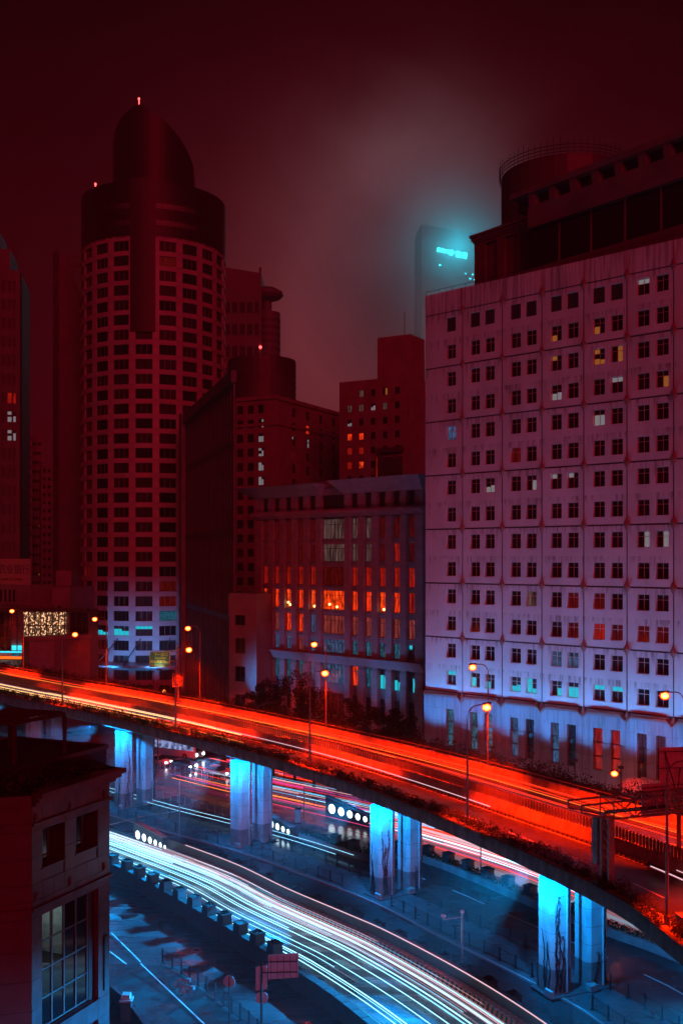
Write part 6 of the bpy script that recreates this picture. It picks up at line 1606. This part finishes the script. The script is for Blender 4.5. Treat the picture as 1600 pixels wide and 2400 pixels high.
for k in range(60):
    s0 = rng.uniform(4, 70); d = rng.uniform(15.8, 26.5); mi = rng.choice((0, 0, 0, 1, 1, 4, 5, 3)) if d < 20 else rng.choice((0, 1, 5, 3, 3, 2, 6))
    streak(mb, KERB, d, rng.uniform(.4, 1.3), rng.uniform(.012, .04), s0, s0 + rng.uniform(10, 45), mi)
for d in (18.6, 19.4, 20.4, 21.2, 22.2, 23.0): streak(mb, KERB, d, .8, .085, 44, 92, 3 if d < 21 else 2)
for d, s0, s1 in ((6.0, 6, 52), (7.2, 6, 54)): streak(mb, KERB, d, .62, .016, s0, s1, 2)
for k in range(40):
    s0 = rng.uniform(2, 34); streak(mb, KERB, rng.uniform(24, 44), rng.uniform(.5, 1.1), rng.uniform(.03, .11), s0, s0 + rng.uniform(5, 22), rng.choice((0, 0, 0, 1, 1, 3, 4)))
for k in range(90):
    s0 = rng.uniform(40, 72); streak(mb, KERB, rng.uniform(16.5, 25), rng.uniform(.5, 1.6), rng.uniform(.03, .07), s0, s0 + rng.uniform(12, 34), rng.choice((2, 3, 3, 3, 0)))
stuff(tag(mb.build('traffic_streaks', mats_), 'red, pink and white light streaks of traffic under the viaduct', 'light streaks'))
mb = MB(); mats_ = [E['trail_y'], E['trail_o'], E['trail_r'], E['trail_p']]
class DeckPath:
    pass
def dstreak(f, d, z, r, i0, i1, mi):
    mb.mi = mi; mb.tube([dp(i, f, d, z) for i in range(max(0, i0), min(ND, i1), 2)], r, 4)
iat = lambda px: min(range(ND), key=lambda j: abs(800 + F * NE[j].x / NE[j].y - px) if NE[j].y > 40 else 1e9)
# inner near lane: one long yellow white line plus shorter ones at the left
dstreak(.30, 0, .62, .035, 0, iat(520), 0); dstreak(.33, 0, .62, .04, 0, iat(1060), 3); dstreak(.20, 0, .62, .03, 0, iat(330), 0); dstreak(.24, 0, .6, .02, 0, iat(400), 3); dstreak(.14, 0, .6, .025, 0, iat(230), 0)
dstreak(.31, 0, .62, .045, iat(1370), ND, 3); dstreak(.385, 0, .5, .03, iat(1385), ND, 3); dstreak(.12, 0, .6, .02, iat(120), iat(560), 1); dstreak(.27, 0, .9, .012, iat(60), iat(470), 0)
for f, z, r, a_, b_, m_ in ((.56, .7, .02, 0, 900, 2), (.60, .7, .03, 0, 1500, 2), (.66, .8, .02, 100, 1200, 2), (.70, .7, .03, 0, 1600, 2), (.78, .7, .02, 0, 1400, 1), (.82, .7, .03, 100, 1600, 2), (.88, .7, .02, 0, 1200, 2), (.92, .6, .03, 0, 1600, 2), (.53, .7, .02, 60, 700, 1), (.63, .9, .015, 0, 800, 1), (.74, .9, .015, 0, 640, 1)):
    dstreak(f, 0, z, r, iat(a_) if a_ else 0, iat(b_), m_)
stuff(tag(mb.build('viaduct_streaks', mats_), 'yellow and red light streaks running along the elevated road', 'light streaks'))

# ================================================================== ADDED FLOODLIGHTS, UNSEEN, FOR THE BLUE WASH ON THE FACADES
def flood(label, p, target, power, col, size=110):
    t = thing('floodlight', label, 'floodlight', p, 0, 'added floodlights behind the viaduct')
    b = MB(); b.box(-.25, .25, -.2, .2, -.3, -.06); b.tube([(0, 0, -p[2]), (0, 0, -.3)], .07, 6); b.build('housing', M['iron'], t)
    slight('flood_lamp', (0, 0, .05), Vector(target) - Vector(p), power, col, size, 1.0, .25, t)
for k in range(8):
    u = 2 + k * 5.3
    f0 = Vector(A) + Vector((.722, -.691, 0)) * u; p = f0 + Vector((-.691, -.722, 0)) * 3.6; flood(f'added blue floodlight on a mast before the pale office block, {ORD[k]} from its left edge', (p.x, p.y, 10.8), (f0.x, f0.y, 18.8), L_ADDED_FLOOD * (1.15 - .03 * k), COL_BLUE, 124)
for k, u in enumerate((6, 17, 28)):
    f0 = A2 + Vector((.707, -.707, 0)) * u; p = f0 + Vector((-.707, -.707, 0)) * 9; flood(f'added blue floodlight on a mast before the stone building, {ORD[k]} from its left edge', (p.x, p.y, 11), (f0.x, f0.y, 16), L_ADDED_FLOOD * .8, COL_BLUE, 76)
for k, a in enumerate((-30, 0, 22)):
    p = Vector((TC.x + 28 * math.sin(R_(a + 10)), TC.y - 28 * math.cos(R_(a + 10)), 9)); flood(f'added blue floodlight on a mast before the round tower, {ORD[k]} from the left', tuple(p), (TC.x, TC.y, 20), L_ADDED_FLOOD * 2.2, COL_BLUE, 80)

# ================================================================== LOW CLOUD AND HAZE
cm = bpy.data.materials.new('low_cloud'); cm.use_nodes = True; t = cm.node_tree; t.nodes.clear()
o = t.nodes.new('ShaderNodeOutputMaterial'); v = t.nodes.new('ShaderNodeVolumePrincipled'); v.inputs['Color'].default_value = (.95, .95, .96, 1)
tc = t.nodes.new('ShaderNodeTexCoord'); ln = t.nodes.new('ShaderNodeVectorMath'); ln.operation = 'LENGTH'; t.links.new(tc.outputs['Object'], ln.inputs[0])
n = t.nodes.new('ShaderNodeTexNoise'); n.inputs['Scale'].default_value = 2.6; n.inputs['Detail'].default_value = 3; t.links.new(tc.outputs['Object'], n.inputs['Vector'])
a1 = t.nodes.new('ShaderNodeMapRange'); a1.inputs[1].default_value = 1.0; a1.inputs[2].default_value = .25; a1.inputs[3].default_value = 0; a1.inputs[4].default_value = 1; t.links.new(ln.outputs['Value'], a1.inputs[0])
a2 = t.nodes.new('ShaderNodeMath'); a2.operation = 'MULTIPLY'; t.links.new(a1.outputs[0], a2.inputs[0]); t.links.new(n.outputs['Fac'], a2.inputs[1])
a3 = t.nodes.new('ShaderNodeMath'); a3.operation = 'MULTIPLY'; t.links.new(a2.outputs[0], a3.inputs[0]); a3.inputs[1].default_value = CLOUD; t.links.new(a3.outputs[0], v.inputs['Density'])
t.links.new(v.outputs[0], o.inputs['Volume'])
b = MB(); b.ball((0, 0, 0), 1.0, 24, 14); b.f = [tuple(reversed(f)) for f in b.f]; cl = b.build('low_cloud', cm); cl.location = (104, 1006, 300); cl.scale = (160, 80, 150)
stuff(tag(cl, 'low glowing cloud wrapped round the top of the sign tower', 'cloud'))
if HAZE > 0:
    hm = bpy.data.materials.new('haze'); hm.use_nodes = True; t = hm.node_tree; t.nodes.clear()
    o = t.nodes.new('ShaderNodeOutputMaterial'); v = t.nodes.new('ShaderNodeVolumePrincipled'); v.inputs['Density'].default_value = HAZE; v.inputs['Color'].default_value = (.92, .92, .94, 1); v.inputs['Anisotropy'].default_value = 0.25
    t.links.new(v.outputs[0], o.inputs['Volume'])
    b = MB(); b.box(-900, 900, -61, 935, -1.0, 345); hz_ = stuff(b.build('haze', hm)); hz_['label'] = 'thin night haze between the buildings'
